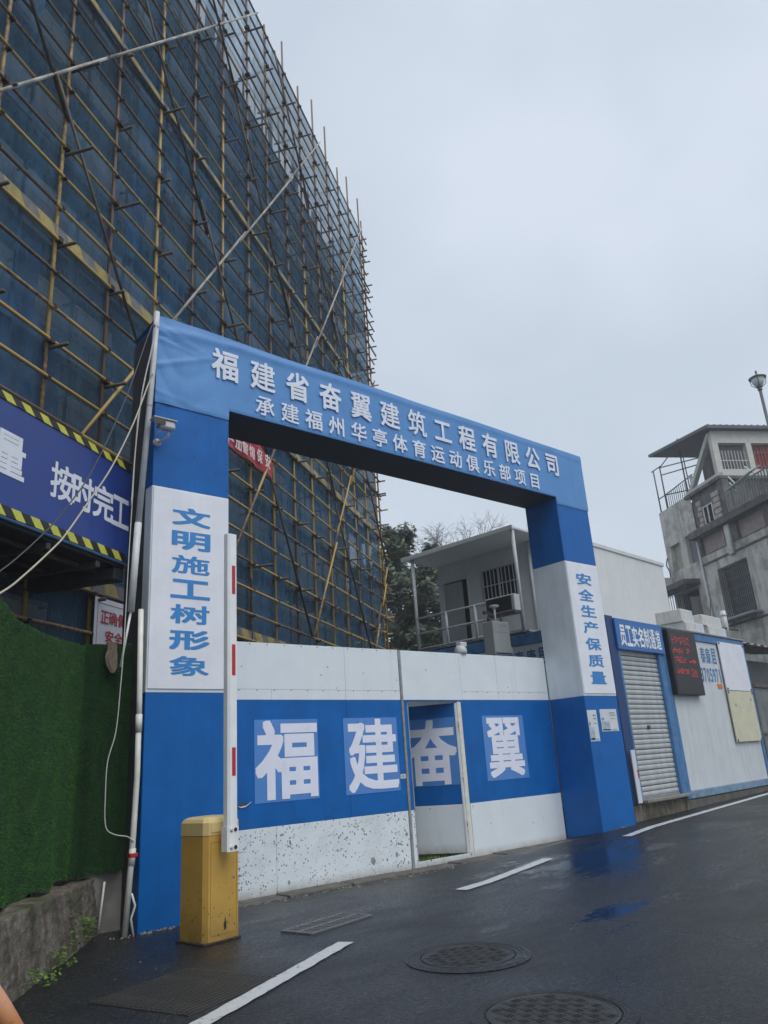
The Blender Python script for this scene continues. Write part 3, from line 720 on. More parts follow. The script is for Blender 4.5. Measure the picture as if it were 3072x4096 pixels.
# decks behind the netting
for kk in range(-2, 8):
    mb = MB(); mb.box(-9.4*SP, 8.1*SP, 0.12, 0.60, zk(kk)-0.02, zk(kk)+0.01); obj('deck', mb, 'deck_board', scf)
# side return of the scaffold round the corner
for j in range(6):
    tube_part('post', (8.22*SP+0.28, 0.05+j*1.05, 0), (8.22*SP+0.28, 0.05+j*1.05, ZT+random.choice((0.1, 0.6, 0.9))), 'tube_post')
for r_i, k in enumerate(rows):
    z = zk(k)+0.05
    tube_part('ledger', (8.22*SP+0.25, -0.12-random.choice((0, .08, .2, .1)), z), (8.22*SP+0.25, 5.6, z), 'tube_yellow' if k < 3 else 'tube_rust', 0.024, 6)
    if r_i % 3 == 0 or random.random() < 0.35:
        x1 = random.choice((0.1, 0.18, 0.28, 0.4, 0.6)); y_ = random.choice((0.0, 1.05, 0.08))
        tube_part('transom', (7.45*SP, y_-0.05, z-0.06), (8.3*SP+0.25+x1, y_-0.05, z-0.06), 'tube_dark', 0.024, 6)
for j in range(5):
    for kk in range(-3, 10, 1):
        tube_part('transom', (7.45*SP, 0.07+j*1.05, zk(kk)+0.1), (8.3*SP+0.25, 0.07+j*1.05, zk(kk)+0.1), 'tube_dark', 0.02, 5) if (j+kk) % 2 else None
# long braces: pale ones rise to the right, dark ones fall
for (s0, k0, s1, k1, m) in ((-9.0, -0.3, 0.42, 9.68, 'tube_pale'), (-5.2, -0.45, 4.32, 9.72, 'tube_pale'), (-1.4, -0.62, 8.05, 9.80, 'tube_pale'), (2.49, -0.64, 8.35, 5.78, 'tube_yellow'), (6.66, -0.43, 8.43, 1.43, 'tube_yellow'),
                            (-9.0, 7.5, -1.45, -0.7, 'tube_dark'), (-6.2, 8.9, 2.49, -0.66, 'tube_dark'), (-3.2, 9.6, 6.4, -0.5, 'tube_dark'), (1.2, 9.5, 8.4, 1.44, 'tube_dark')):
    n = 4
    for j in range(n):
        a, b = j/n, (j+1)/n
        P = lambda t, d=0: ((s0+(s1-s0)*t)*SP, -0.098-d, zk(k0+(k1-k0)*t))
        over = 0.018
        tube_part('brace', P(max(0, a-over), 0.0 if j % 2 else 0.05), P(min(1, b+over), 0.0 if j % 2 else 0.05), ('tube_yellow' if (m == 'tube_pale' and j == 0) else m), 0.024, 6)
# striped toe boards
for kk in (-1, 2, 5):
    x = -9.2*SP; i = 0
    while x < 8.1*SP:
        x2 = min(x+0.27, 8.1*SP)
        mb = MB(); mb.add([(x, -0.012, zk(kk)+0.05), (x2, -0.012, zk(kk)+0.05), (x2-0.12, -0.012, zk(kk)+0.21), (x-0.12, -0.012, zk(kk)+0.21), (x, 0.0, zk(kk)+0.05), (x2, 0.0, zk(kk)+0.05), (x2-0.12, 0.0, zk(kk)+0.21), (x-0.12, 0.0, zk(kk)+0.21)], [(0, 1, 2, 3), (7, 6, 5, 4), (0, 3, 7, 4), (1, 5, 6, 2), (3, 2, 6, 7), (0, 4, 5, 1)])
        obj('toe_board', mb, 'toe_yellow' if i % 2 == 0 else 'toe_black', scf); x = x2+0.003; i += 1
# netting panels, one lift high
def net(x0, x1, z0, z1, m, y0=0.05, amp=0.03, seed=0):
    rg = random.Random(seed); a, b, c = rg.uniform(0, 6), rg.uniform(0, 6), rg.uniform(2, 5)
    mb = MB(); mb.grid(14, 7, lambda u, v: (x0+(x1-x0)*u, y0+amp*math.sin(math.pi*v)*(0.5+0.5*math.sin(c*u*6+a))+0.012*math.sin(v*9+b+u*11), z0+(z1-z0)*v-0.02*math.sin(math.pi*u*3)*(1-v)))
    return obj('net_panel', mb, m, scf, True)
sd_ = 0
for kk in range(-3, 10):
    x = -9.5
    while x < 8.1:
        x2 = min(8.15, x+random.choice((2.0, 3.0, 4.0)))
        z0, z1 = zk(kk), min(zk(kk+1), ZT)
        if z1 > z0: net(x*SP, x2*SP+0.04, z0, z1+0.03, 'net_blue' if kk < 8 else 'net_backlit', 0.05+random.uniform(0, .015), 0.035, sd_)
        sd_ += 1; x = x2
for i in range(46):   # overlapping drapes and folds
    kk = random.uniform(-2.5, 7.6); x = random.uniform(-9, 7.4); wd = random.choice((0.18, 0.25, 0.4, 0.7, 1.0))
    net(x*SP, (x+wd)*SP, zk(kk), zk(kk+random.choice((0.6, 1, 1.3))), 'net_blue_dense', 0.095, 0.02, 900+i)
for kk in range(-3, 10):
    mb = MB(); z0, z1 = zk(kk), min(zk(kk+1), ZT)
    mb.grid(10, 5, lambda u, v: (8.2*SP+0.2+0.03*math.sin(v*3+u*20), 0.1+5.3*u, z0+(z1-z0)*v)); obj('net_panel', mb, 'net_backlit' if kk > 1 else 'net_blue', scf, True)

# red slogan cloth
slog = thing('slogan_cloth', 'torn red cloth banner with white characters hanging on the scaffolding', 'banner', S0, TH)
def rc(u, v):
    si = -2.0+2.68*u; x = si*SP
    top = lerp(si, (-2, -1.05, -0.69, -0.28, 0.15, 0.4, 0.66), (6.78, 6.84, 6.89, 7.0, 7.13, 7.10, 6.98))
    bot = lerp(si, (-2, -1.05, -0.36, 0.14, 0.44, 0.58, 0.66), (6.58, 6.61, 6.64, 6.655, 6.67, 6.62, 6.40))
    return (x, -0.14-0.025*math.sin(u*22+v*4), bot+(top-bot)*v)
mb = MB(); mb.grid(60, 10, rc); obj('cloth', mb, 'red_cloth', slog, True)
cells = [(c, (x-0.11)*SP, (x+0.11)*SP, z-0.10-0.004*i, z+0.10+0.012*i) for i, (c, x, z) in enumerate((('产', -1.0, 6.73), ('加', -0.74, 6.755), ('警', -0.49, 6.79), ('惕', -0.23, 6.82), ('保', 0.07, 6.86), ('安', 0.40, 6.89)))]
letters('character', slog, 'cloth_letter', cells, lambda a, b: (a, -0.172, b), 0.02, True)

# ------------------------------------------------------------------ left canopy with slogan board
CX1 = -4.86*SP; BO = -1.1
can = thing('canopy_shed', 'dark protective canopy with blue slogan board edged in yellow and black stripes', 'canopy', S0, TH)
X0c = -9.2*SP
mb = MB(); mb.bbox(X0c, CX1, BO+0.02, 0.0, 3.36, 3.42, 0.01); obj('deck', mb, 'canopy_dark', can)
mb = MB(); mb.bbox(CX1-0.16, CX1, BO+0.03, 0.0, 3.225, 3.36, 0.01); obj('end_beam', mb, 'canopy_dark', can)
for i in range(1, 7):
    mb = MB(); mb.bbox(X0c+i*0.72, X0c+i*0.72+0.06, BO+0.03, -0.02, 3.29, 3.355, 0.006); obj('joist', mb, 'dark_metal', can)
for j in range(2):
    mb = MB(); mb.tube([(X0c, BO+0.25+j*0.4, 3.33), (CX1-0.17, BO+0.25+j*0.4, 3.33)], 0.025, 6); obj('purlin', mb, 'tube_dark', can)
mb = MB(); mb.bbox(X0c, CX1, BO-0.012, BO+0.015, 3.43, 4.46, 0.005); bd = obj('slogan_board', mb, 'banner_blue', can)
for zc, nm in ((4.43, 4.50), (3.42, 3.505)):
    i = 0; x = CX1
    while x > X0c:
        x2 = x-0.115; sl = 0.075
        mb = MB(); y = BO-0.022
        mb.add([(x2, y, zc), (x, y, zc), (x-sl, y, nm), (x2-sl, y, nm), (x2, BO-0.013, zc), (x, BO-0.013, zc), (x-sl, BO-0.013, nm), (x2-sl, BO-0.013, nm)], [(0, 1, 2, 3), (7, 6, 5, 4), (0, 3, 7, 4), (1, 5, 6, 2), (3, 2, 6, 7), (0, 4, 5, 1)])
        obj('warning_stripe', mb, 'hazard_yellow' if i % 2 else 'hazard_black', bd); x = x2-0.002; i += 1
mb = MB(); mb.tube([(X0c, BO-0.01, 4.525), (CX1, BO-0.01, 4.525)], 0.02, 6); obj('top_rail', mb, 'tube_yellow', can)
mb = MB(); mb.tube([(X0c, BO-0.005, 3.405), (CX1, BO-0.005, 3.405)], 0.014, 6); obj('bottom_rail', mb, 'frame_blue', can)
letters('character', bd, 'banner_letter', [('量', -6.64*SP, -6.30*SP, 3.775, 4.165), ('按', -6.0*SP, -5.705*SP, 3.765, 4.125), ('时', -5.72*SP, -5.43*SP, 3.765, 4.12), ('完', -5.43*SP, -5.13*SP, 3.765, 4.12), ('工', -5.15*SP, -4.88*SP, 3.765, 4.095)], lambda a, b: (a, BO-0.016, b), 0.022, True)
for xi in (-6.9, -9.0):
    mb = MB(); mb.bbox(xi*SP, xi*SP+0.12, BO+0.1, BO+0.22, 0, 3.36, 0.01); obj('leg', mb, 'frame_navy', can)
# A-frame tubes under the canopy
# safety notice
sg = thing('safety_notice', 'white notice with red characters tied to the scaffold behind the turf wall', 'sign', S0, TH)
mb = MB(); mb.bbox(-4.03*SP, -3.1*SP, -0.085, -0.075, 2.3, 3.37, 0.003); obj('board', mb, 'board_white', sg)
mb = MB()
for (x0, x1, z0, z1) in ((-3.99, -3.985, 2.35, 3.28), (-3.97, -3.15, 3.305, 3.312)): mb.box(x0*SP, x1*SP, -0.088, -0.0855, z0, z1)
obj('border', mb, 'sign_red', sg)
letters('character', sg, 'sign_red', [('正', -3.932*SP, -3.79*SP, 3.07, 3.225), ('确', -3.79*SP, -3.63*SP, 3.07, 3.235), ('佩', -3.62*SP, -3.46*SP, 3.07, 3.235), ('戴', -3.45*SP, -3.29*SP, 3.07, 3.235), ('安', -3.84*SP, -3.687*SP, 2.86, 3.0), ('全', -3.675*SP, -3.52*SP, 2.86, 3.0), ('帽', -3.51*SP, -3.36*SP, 2.86, 3.0)], lambda a, b: (a, -0.089, b), 0.025, True)

# ------------------------------------------------------------------ turf-clad hoarding and plinth on the left
wv = Vector((0.5606, 0.8281, 0)); wnv = Vector((0.8281, -0.5606, 0)); W0 = Vector((-0.303, 0.34, 0))
def wp(s_, off, z): p = W0+wv*s_+wnv*off; return (p.x, p.y, z)
turf = thing('turf_hoarding', 'site hoarding covered in green artificial turf on a stone plinth', 'hoarding', (-0.5, 0.3, 0))
TO = Vector((-0.5, 0.3, 0))
def loc_(p): return (p[0]-TO.x, p[1]-TO.y, p[2])
def top_z(s_): return lerp(s_, (-5, -2.28, -1.92, -1.3, -0.45, 0.2), (2.72, 2.55, 2.46, 2.46, 2.515, 2.57))
def t1(u, v):
    s_ = -5.0+u*(5.0-0.11); off = -0.14+0.016*math.sin(s_*5+v*1.5)*(1-0.8*v)+0.015*math.sin(s_*13)*(1-v)
    z = 0.50+0.02*math.sin(s_*9)*(1-v)+v*(top_z(s_)-0.50)
    return loc_(wp(s_, off, z))
mb = MB(); mb.grid(90, 20, t1); obj('turf_sheet', mb, 'turf_backing', turf, True)
def t2(u, v):
    x = -0.525+u*0.51; y = 0.30+0.03*math.sin(u*15)*(1-v*0.6); z = 0.50+0.015*math.sin(u*20)*(1-v)+v*(2.555+0.025*u-0.50); return loc_((x, y, z))
mb = MB(); mb.grid(24, 20, t2); obj('turf_sheet', mb, 'turf_backing', turf, True)
def blades(fn, n, dirv, ln=0.011):
    mb = MB(); d = Vector(dirv)
    for i in range(n):
        p = Vector(fn(random.random(), random.random())); l = ln*random.uniform(0.5, 1.2)
        q = Vector((random.gauss(0, .45), random.gauss(0, .45), random.gauss(-0.25, .45)))
        tip = p+d*l*0.8+q*l; a = random.uniform(0, 6.28); s_ = 0.0035
        side = Vector((math.cos(a), math.sin(a)*0.4, math.sin(a)))*s_
        mb.add([p-side, p+side, tip], [(0, 1, 2)])
    return mb
def near(u, v): return t1(0.38+0.62*u, v)
o = obj('turf_blades', blades(near, 85000, wnv), 'turf_blade', turf); o['kind'] = 'stuff'
o = obj('turf_blades', blades(t2, 26000, (0, -1, 0)), 'turf_blade', turf); o['kind'] = 'stuff'
mb = MB(); mb.tube([loc_((-0.5, 0.33, 2.53)), loc_((-0.02, 0.33, 2.57))], 0.02, 6); obj('top_rail', mb, 'dark_metal', turf)
for s_ in (-4.5, -3.2, -1.8, -0.4):
    mb = MB(); p0 = wp(s_, -0.22, 0.0); p1 = wp(s_, -0.22, 2.4); mb.tube([loc_(p0), loc_(p1)], 0.025, 6); obj('support_post', mb, 'dark_metal', turf)
def pf(u, v):   # rough stone face: path over the face then the ledge
    s_ = -5.0+u*4.98
    nz_ = 0.012*math.sin(s_*5.1+v*3)+0.008*math.sin(s_*13+v*7)+random.uniform(-.012, .012)
    ht = 0.50+0.012*math.sin(s_*3)+0.006*math.sin(s_*19)
    if v < 0.75: k = v/0.75; return wp(s_, 0.02+nz_*0.8+0.06*(1-k), -0.03+k*ht)
    k = (v-0.75)/0.25; return wp(s_, 0.02+nz_*0.6*(1-k)-0.2*k, ht-0.03+0.02*math.sin(s_*8)*k)
mb = MB(); mb.grid(150, 28, pf)
tag(obj('stone_plinth', mb, 'mossy_stone', None, True), 'rough mossy stone plinth under the turf hoarding', 'plinth')
mb = MB(); mb.bbox(-0.42, -0.006, 0.36, 0.52, -0.03, 0.55, 0.01)
tag(obj('concrete_kerb', mb, 'concrete'), 'plain grey concrete block between mossy plinth and blue pillar', 'concrete block')
mb = MB(); mb.tube([(-0.19, 0.32, 0.42), (-0.232, 0.31, 0.0)], 0.011, 8)
tag(obj('thin_pipe', mb, 'pvc_cream', None, True), 'thin cream pipe against the grey concrete block', 'pipe')
# cloth rag hanging on the turf
gl = MB()
def glv(u, v):
    a = u*2*math.pi; hgt = 2.575-0.30*v; wd = lerp(v, (0, .25, .45, .8, 1), (0.045, 0.045, 0.062, 0.055, 0.015))
    return (-0.27+0.02*v+wd*math.cos(a)+0.006*math.sin(v*9), 0.225+0.028*math.sin(a)+0.012*math.sin(5*a+v*3)*math.sin(math.pi*v)+0.006*math.sin(9*a+v*7), hgt)
gl.grid(24, 16, glv); tag(obj('cloth_rag', gl, 'rag_cloth', None, True), 'brown cloth rag hanging over the top edge of the turf', 'rag')
# weeds at the plinth foot
def weed_clump(x, y, r, n, hgt):
    mb = MB()
    for i in range(n):
        a = random.uniform(0, 6.28); d = r*math.sqrt(random.random()); px, py = x+d*math.cos(a), y+d*math.sin(a)
        h = hgt*random.uniform(.2, 1); s_ = random.uniform(0.008, 0.02); b = random.uniform(0, 6.28)
        c = Vector((px, py, gz(px, py)+h)); u = Vector((math.cos(b), math.sin(b), random.uniform(-.4, .4)))*s_; v = Vector((-math.sin(b), math.cos(b), random.uniform(-.6, .8)))*s_
        mb.add([c-u, c-v*0.6, c+u, c+v*0.6], [(0, 1, 2, 3)])
    return mb
for j, (s_, of, r, n, h, lb) in enumerate(((-0.35, 0.06, 0.10, 150, 0.20, 'weeds by the corner where mossy plinth meets grey concrete'), (-0.75, 0.10, 0.09, 110, 0.30, 'tallest weeds climbing the mossy plinth'), (-1.25, 0.10, 0.14, 140, 0.14, 'weeds at the foot of the plinth middle'), (-1.8, 0.12, 0.16, 130, 0.10, 'weeds at the foot of the plinth near the leaning pipe'))):
    p = wp(s_, of, 0); o = obj('weed_clump', weed_clump(p[0], p[1], r, n, h), 'weed_green'); tag(o, 'bright green '+lb, 'weeds', None, 'stuff')
# leaning faded pole in the corner
mb = MB(); mb.tube([(-1.640, -2.66, -0.01), (-1.80, -2.655, 0.25), (-2.32, -2.63, 1.02)], 0.052, 18)
tag(obj('leaning_pole', mb, 'faded_orange', None, True), 'faded orange rusty pole leaning at the lower left corner', 'pole')

# ------------------------------------------------------------------ conduits, cables and camera on the left pillar
cp = thing('drain_conduit', 'grey plastic conduit running down the left edge of the arch', 'pipe', (-0.13, -0.06, 2.83))
o_ = Vector((-0.13, -0.06, 2.83))
def rel(P): return [tuple(Vector(p)-o_) for p in P]
mb = MB(); mb.tube(rel([(-0.04, -0.06, 6.25), (-0.06, -0.06, 5.63), (-0.163, -0.06, 3.68)]), 0.031, 12); obj('upper_pipe', mb, 'pvc_grey', cp, True)
mb = MB(); mb.tube(rel([(-0.161, -0.06, 3.74), (-0.201, -0.06, 2.83)]), 0.035, 12); obj('lower_pipe', mb, 'pvc_grey', cp, True)
mb = MB(); mb.tube(rel([(-0.198, -0.06, 2.85), (-0.27, -0.04, 2.3)]), 0.012, 8); obj('inner_tube', mb, 'pvc_cream', cp, True)
for z in (5.07, 6.05):
    x = -0.06-(5.63-z)*0.0528 if z < 5.63 else -0.05
    mb = MB(); mb.tube(rel([(x, -0.06, z-0.012), (x, -0.06, z+0.012)]), 0.034, 12); obj('strap', mb, 'steel_grey', cp)
lp = thing('cream_conduit', 'cream plastic conduit with red clamp standing at the foot of the blue pillar', 'pipe', (-0.139, -0.06, 0))
o_ = Vector((-0.139, -0.06, 0))
mb = MB(); mb.tube(rel([(-0.10, -0.06, 2.86), (-0.082, -0.06, 1.98), (-0.079, -0.06, 1.80)]), 0.026, 12); obj('upper_pipe', mb, 'pvc_cream', lp, True)
mb = MB(); mb.tube(rel([(-0.080, -0.06, 1.86), (-0.080, -0.06, 1.70)]), 0.031, 12); obj('coupling', mb, 'pvc_cream', lp, True)
mb = MB(); mb.tube(rel([(-0.080, -0.06, 1.72), (-0.078, -0.06, 1.32), (-0.1, -0.06, 0.64), (-0.139, -0.06, 0.0)]), 0.026, 12); obj('lower_pipe', mb, 'pvc_cream', lp, True)
mb = MB(); mb.tube(rel([(-0.094, -0.06, 0.70), (-0.102, -0.06, 0.56)]), 0.030, 12); obj('coupling', mb, 'pvc_cream', lp, True)
mb = MB(); mb.bbox(0.009, 0.083, -0.035, 0.035, 0.628, 0.664, 0.006); obj('red_clamp', mb, 'red_plastic', lp)
mb = MB(); mb.tube(rel([(-0.102, -0.09, 0.34), (-0.07, -0.10, 0.24), (-0.10, -0.09, 0.14), (-0.075, -0.10, 0.0)]), 0.010, 8); obj('branch_pipe', mb, 'pvc_cream', lp, True)
def cable(name, pts, r, m, label):
    P = [Vector(p) for p in pts]; out = []
    for i in range(len(P)-1):   # Catmull-Rom
        p0, p1, p2, p3 = P[max(i-1, 0)], P[i], P[i+1], P[min(i+2, len(P)-1)]
        for j in range(6):
            t = j/6; out.append(0.5*((2*p1)+(p2-p0)*t+(2*p0-5*p1+4*p2-p3)*t*t+(3*p1-p0-3*p2+p3)*t**3))
    out.append(P[-1]); mb = MB(); mb.tube(out, r, 6); tag(obj(name, mb, m, None, True), label, 'cable')
cable('loose_cable', [(-0.06, -0.1, 6.06), (-0.201, -0.09, 5.07), (-0.227, -0.08, 4.68), (-0.239, -0.08, 4.01), (-0.25, -0.08, 3.48), (-0.264, -0.08, 2.49), (-0.277, -0.08, 2.12), (-0.301, -0.08, 1.715), (-0.364, -0.08, 1.455), (-0.371, -0.08, 1.19), (-0.356, -0.08, 0.912), (-0.278, -0.09, 0.835), (-0.163, -0.09, 0.806), (-0.1, -0.09, 0.76)], 0.005, 'cable_white', 'thin white cable hanging down beside the turf to the cream conduit')
cable('overhead_cable', [(-0.07, -0.09, 6.05), (-0.12, -0.09, 5.996), (-0.426, -0.391, 5.083), (-0.694, -0.693, 4.414), (-0.986, -0.994, 3.77), (-1.256, -1.296, 3.334), (-1.473, -1.597, 3.034), (-1.819, -1.899, 2.631), (-2.205, -2.2, 2.316), (-3.2, -3.0, 1.95)], 0.006, 'cable_dark', 'dark overhead cable sagging left from the arch corner')
cable('overhead_cable', [(-0.08, -0.1, 5.45), (-0.129, -0.09, 5.286), (-0.377, -0.354, 4.658), (-0.661, -0.617, 4.051), (-0.924, -0.881, 3.61), (-1.186, -1.145, 3.186), (-1.357, -1.409, 2.971), (-1.61, -1.673, 2.679), (-1.815, -1.936, 2.476), (-2.192, -2.2, 2.199), (-3.2, -3.0, 1.8)], 0.0075, 'cable_cream', 'thick cream overhead cable sagging left across the slogan board')
cable('tied_cable', [(-0.05, -0.1, 6.1), (-0.10, -0.1, 5.75), (-0.17, -0.1, 5.35), (-0.205, -0.09, 5.0), (-0.235, -0.09, 4.5), (-0.25, -0.085, 3.9)], 0.007, 'cable_white', 'pale cable bundle tied beside the grey conduit')
cc = thing('security_camera', 'grey bullet security camera on a bracket on the left blue pillar', 'camera', (0.03, 0.0, 4.69))
mb = MB(); mb.lathe([(0.045, 0), (0.045, 0.012), (0.03, 0.03), (0.02, 0.035)], 14); b_ = obj('base', mb, 'camera_white', cc); b_.rotation_euler = (R(90), 0, 0)
mb = MB(); mb.tube([(0, -0.02, 0), (0.02, -0.09, -0.005), (0.05, -0.17, 0.02), (0.052, -0.19, 0.10)], 0.014, 8); obj('arm', mb, 'camera_white', cc, True)
mb = MB(); mb.bbox(-0.075, 0.10, -0.255, -0.155, 0.075, 0.165, 0.018); obj('housing', mb, 'camera_white', cc)
mb = MB(); mb.bbox(-0.15, 0.112, -0.268, -0.142, 0.167, 0.180, 0.005); obj('sun_shield', mb, 'camera_white', cc)
mb = MB(); mb.bbox(-0.082, -0.0755, -0.245, -0.165, 0.082, 0.158, 0.004); obj('lens_window', mb, 'glass_dark', cc)
mb = MB(); mb.bbox(-0.148, -0.02, -0.267, -0.2645, 0.10, 0.1665, 0.001); obj('shield_side', mb, 'dark_metal', cc)
mb = MB(); mb.tube([(-0.03, -0.2, 0.08), (-0.06, -0.14, 0.03), (-0.05, -0.06, 0.015), (-0.02, -0.02, 0.03)], 0.006, 6); obj('lead', mb, 'cable_white', cc, True)

# ------------------------------------------------------------------ barrier
bar = thing('barrier_gate', 'yellow parking barrier with its white arm raised upright', 'barrier', (0.262, -0.83, 0), R(9))
prof = [(-0.168, -0.135), (-0.138, -0.175), (0.163, -0.175), (0.163, 0.165), (-0.168, 0.165)]
mb = MB(); mb.prism(prof, 'z', -0.01, 0.80); obj('cabinet', mb, 'barrier_yellow', bar)
def lid(mbx):
    lv = [(0.802, 0.0, 0.003), (0.90, 0.0, 0.003), (0.925, 0.012, 0.0), (0.940, 0.035, 0.0), (0.945, 0.06, 0.0)]
    V = []; n = len(prof)
    for z, ins, o in lv:
        for a, b in prof:
            k = 1-ins/0.17+o/0.17; V.append((a*k, b*k, z))
    F_ = [(i*n+j, i*n+(j+1) % n, (i+1)*n+(j+1) % n, (i+1)*n+j) for i in range(len(lv)-1) for j in range(n)]+[tuple(range((len(lv)-1)*n, len(lv)*n)), tuple(reversed(range(n)))]
    mbx.add(V, F_)
mb = MB(); lid(mb); obj('lid', mb, 'barrier_cream', bar, False)
mb = MB(); mb.bbox(-0.12, 0.155, -0.1845, -0.178, 0.822, 0.895, 0.003); obj('lid_badge', mb, 'barrier_cream', bar)
mb = MB()
for a in ((-0.115, 0.145, 0.742, 0.745), (-0.115, 0.145, 0.05, 0.053), (-0.117, -0.114, 0.05, 0.745), (0.144, 0.147, 0.05, 0.745)): mb.box(a[0], a[1], -0.1762, -0.1752, a[2], a[3])
obj('door_seam', mb, 'barrier_seam', bar)
mb = MB(); mb.lathe([(0.011, 0), (0.011, 0.004), (0.006, 0.006)], 10); lk = obj('lock', mb, 'steel_grey', bar); lk.location = (0.118, -0.1755, 0.46); lk.rotation_euler = (R(90), 0, 0)
mb = MB(); mb.bbox(-0.19, 0.185, -0.19, 0.19, -0.004, 0.012, 0.003); obj('base_plate', mb, 'clamp_rust', bar)
mb = MB(); mb.tube([(0.03, -0.175, 0.76), (0.03, -0.235, 0.76)], 0.04, 12); obj('hub', mb, 'steel_grey', bar, True)
mb = MB(); mb.prism([(-0.048, -0.30), (-0.03, -0.312), (0.062, -0.312), (0.062, -0.225), (-0.048, -0.225)], 'z', 0.668, 0.86); cl_ = obj('arm_clamp', mb, 'arm_white', bar)
for z in (0.70, 0.835):
    for dx in (-0.012, 0.030):
        mb = MB(); mb.lathe([(0.016, 0), (0.016, 0.006), (0.010, 0.012)], 8); b2 = obj('bolt', mb, 'rusty_white', cl_); b2.location = (dx, -0.312, z); b2.rotation_euler = (R(90), 0, 0); 
    b2.data.materials[0] = MATS['clamp_rust']
mb = MB(); mb.prism([(-0.040, -0.292), (-0.020, -0.308), (0.050, -0.308), (0.050, -0.24), (-0.040, -0.24)], 'z', 0.861, 3.40); arm = obj('arm', mb, 'arm_white', bar)
for z0, z1 in ((2.828, 3.095), (2.097, 2.37), (1.258, 1.488)):
    mb = MB(); mb.box(-0.002, 0.036, -0.3095, -0.3082, z0, z1); obj('reflector', mb, 'red_reflective', arm)
mb = MB(); mb.prism([(0.02, 0.085), (0.035, 0.08), (0.042, 0.12), (0.036, 0.145), (0.03, 0.18), (0.022, 0.14), (0.014, 0.12)], 'y', -0.177, -0.1755); obj('rust_hole', mb, 'hole_shade', bar)

# ------------------------------------------------------------------ road ironwork
grt = thing('drain_grate', 'dark iron drain grate set in the wet road before the gate', 'drain grate', (1.207, -1.18, gz(1.2, -1.18)), R(13.5))
mb = MB(); L_, W_ = 0.40, 0.175
for a in ((-L_, L_, -W_, -W_+0.022), (-L_, L_, W_-0.022, W_), (-L_, -L_+0.025, -W_+0.022, W_-0.022), (L_-0.025, L_, -W_+0.022, W_-0.022), (-L_+0.025, L_-0.025, -0.012, 0.012)): mb.bbox(a[0], a[1], a[2], a[3], -0.02, 0.009, 0.003)
obj('frame', mb, 'grate_iron', grt)
sm = MB(); sm.bbox(-0.010, 0.010, -0.074, 0.074, -0.015, 0.007, 0.003); smm = sm.mesh('bar')
for i in range(13):
    for y in (-0.083, 0.083): inst('bar', smm, 'grate_iron', grt, (-0.348+i*0.058, y, 0), (0, 0, R(8)))
mb = MB(); mb.box(-L_+0.02, L_-0.02, -W_+0.02, W_-0.02, 0.0, 0.001); obj('pit', mb, 'hole_shade', grt)  # thin black sheet painted as the shaded depth below the bars
def manhole(x, y, ri, ro, rot, label, holes):
    z = gz(x, y); t = thing('manhole_cover', label, 'manhole', (x, y, z), rot, 'manhole covers in the road')
    mb = MB(); n = 48
    rg_ = [(ro, 0.0), (ro, 0.001), (ro-0.03, 0.004), (ro-0.035, 0.001), (ro-0.06, 0.004), (ro-0.065, 0.001), (ri+0.012, 0.004), (ri+0.010, 0.0)]
    V = [(r*math.cos(2*math.pi*k/n), r*math.sin(2*math.pi*k/n), zz) for r, zz in rg_ for k in range(n)]
    mb.add(V, [(i*n+k, i*n+(k+1) % n, (i+1)*n+(k+1) % n, (i+1)*n+k) for i in range(len(rg_)-1) for k in range(n)]); obj('frame_ring', mb, 'wet_asphalt', t)
    mb = MB(); mb.lathe([(ri, 0.0), (ri, 0.004), (ri-0.012, 0.006), (ri-0.016, 0.003), (0.001, 0.003)], 48); lid_ = obj('lid', mb, 'cast_iron', t)
    tr_ = MB(); tr_.bbox(-0.022, 0.022, -0.004, 0.004, 0.002, 0.0065, 0.002); tm = tr_.mesh('tread')
    cnt = 0
    for i in range(-7, 8):
        for j in range(-7, 8):
            px, py = i*0.062, j*0.058
            if math.hypot(px, py) < ri-0.04 and cnt < 290:
                for q in range(3):
                    o = (q-1)*0.017; ho = (i+j) % 2 == 0
                    inst('tread', tm, 'cast_iron', lid_, (px+(0 if ho else o), py+(o if ho else 0), 0), (0, 0, 0 if ho else R(90))); cnt += 1
    if holes:
        hm = MB(); hm.box(-0.018, 0.018, -0.008, 0.008, 0.0062, 0.0092); hmm = hm.mesh('hole')
        for k in range(14): a = k*2*math.pi/14; inst('hole', hmm, 'hole_shade', lid_, (0.22*math.cos(a), 0.22*math.sin(a), 0), (0, 0, a+R(90)))
    return t
manhole(1.06, -3.02, 0.315, 0.43, R(20), 'round iron manhole cover with holes, nearer the drain grate', True)
manhole(0.44, -4.24, 0.34, 0.43, R(-10), 'round iron manhole cover with square tread pattern at the photo bottom', False)
rp = thing('ribbed_plate', 'dark ribbed plate lying on the road before the barrier', 'plate', (-0.55, -2.12, 0), R(20))
mb = MB(); mb.bbox(-0.42, 0.42, -0.42, 0.42, -0.006, 0.002, 0.002); obj('base', mb, 'worn_mud', rp)
rb = MB(); rb.bbox(-0.40, 0.40, -0.006, 0.006, 0.001, 0.007, 0.002); rbm = rb.mesh('rib')
for i in range(20): inst('rib', rbm, 'worn_mud', rp, (0, -0.39+i*0.041, 0))
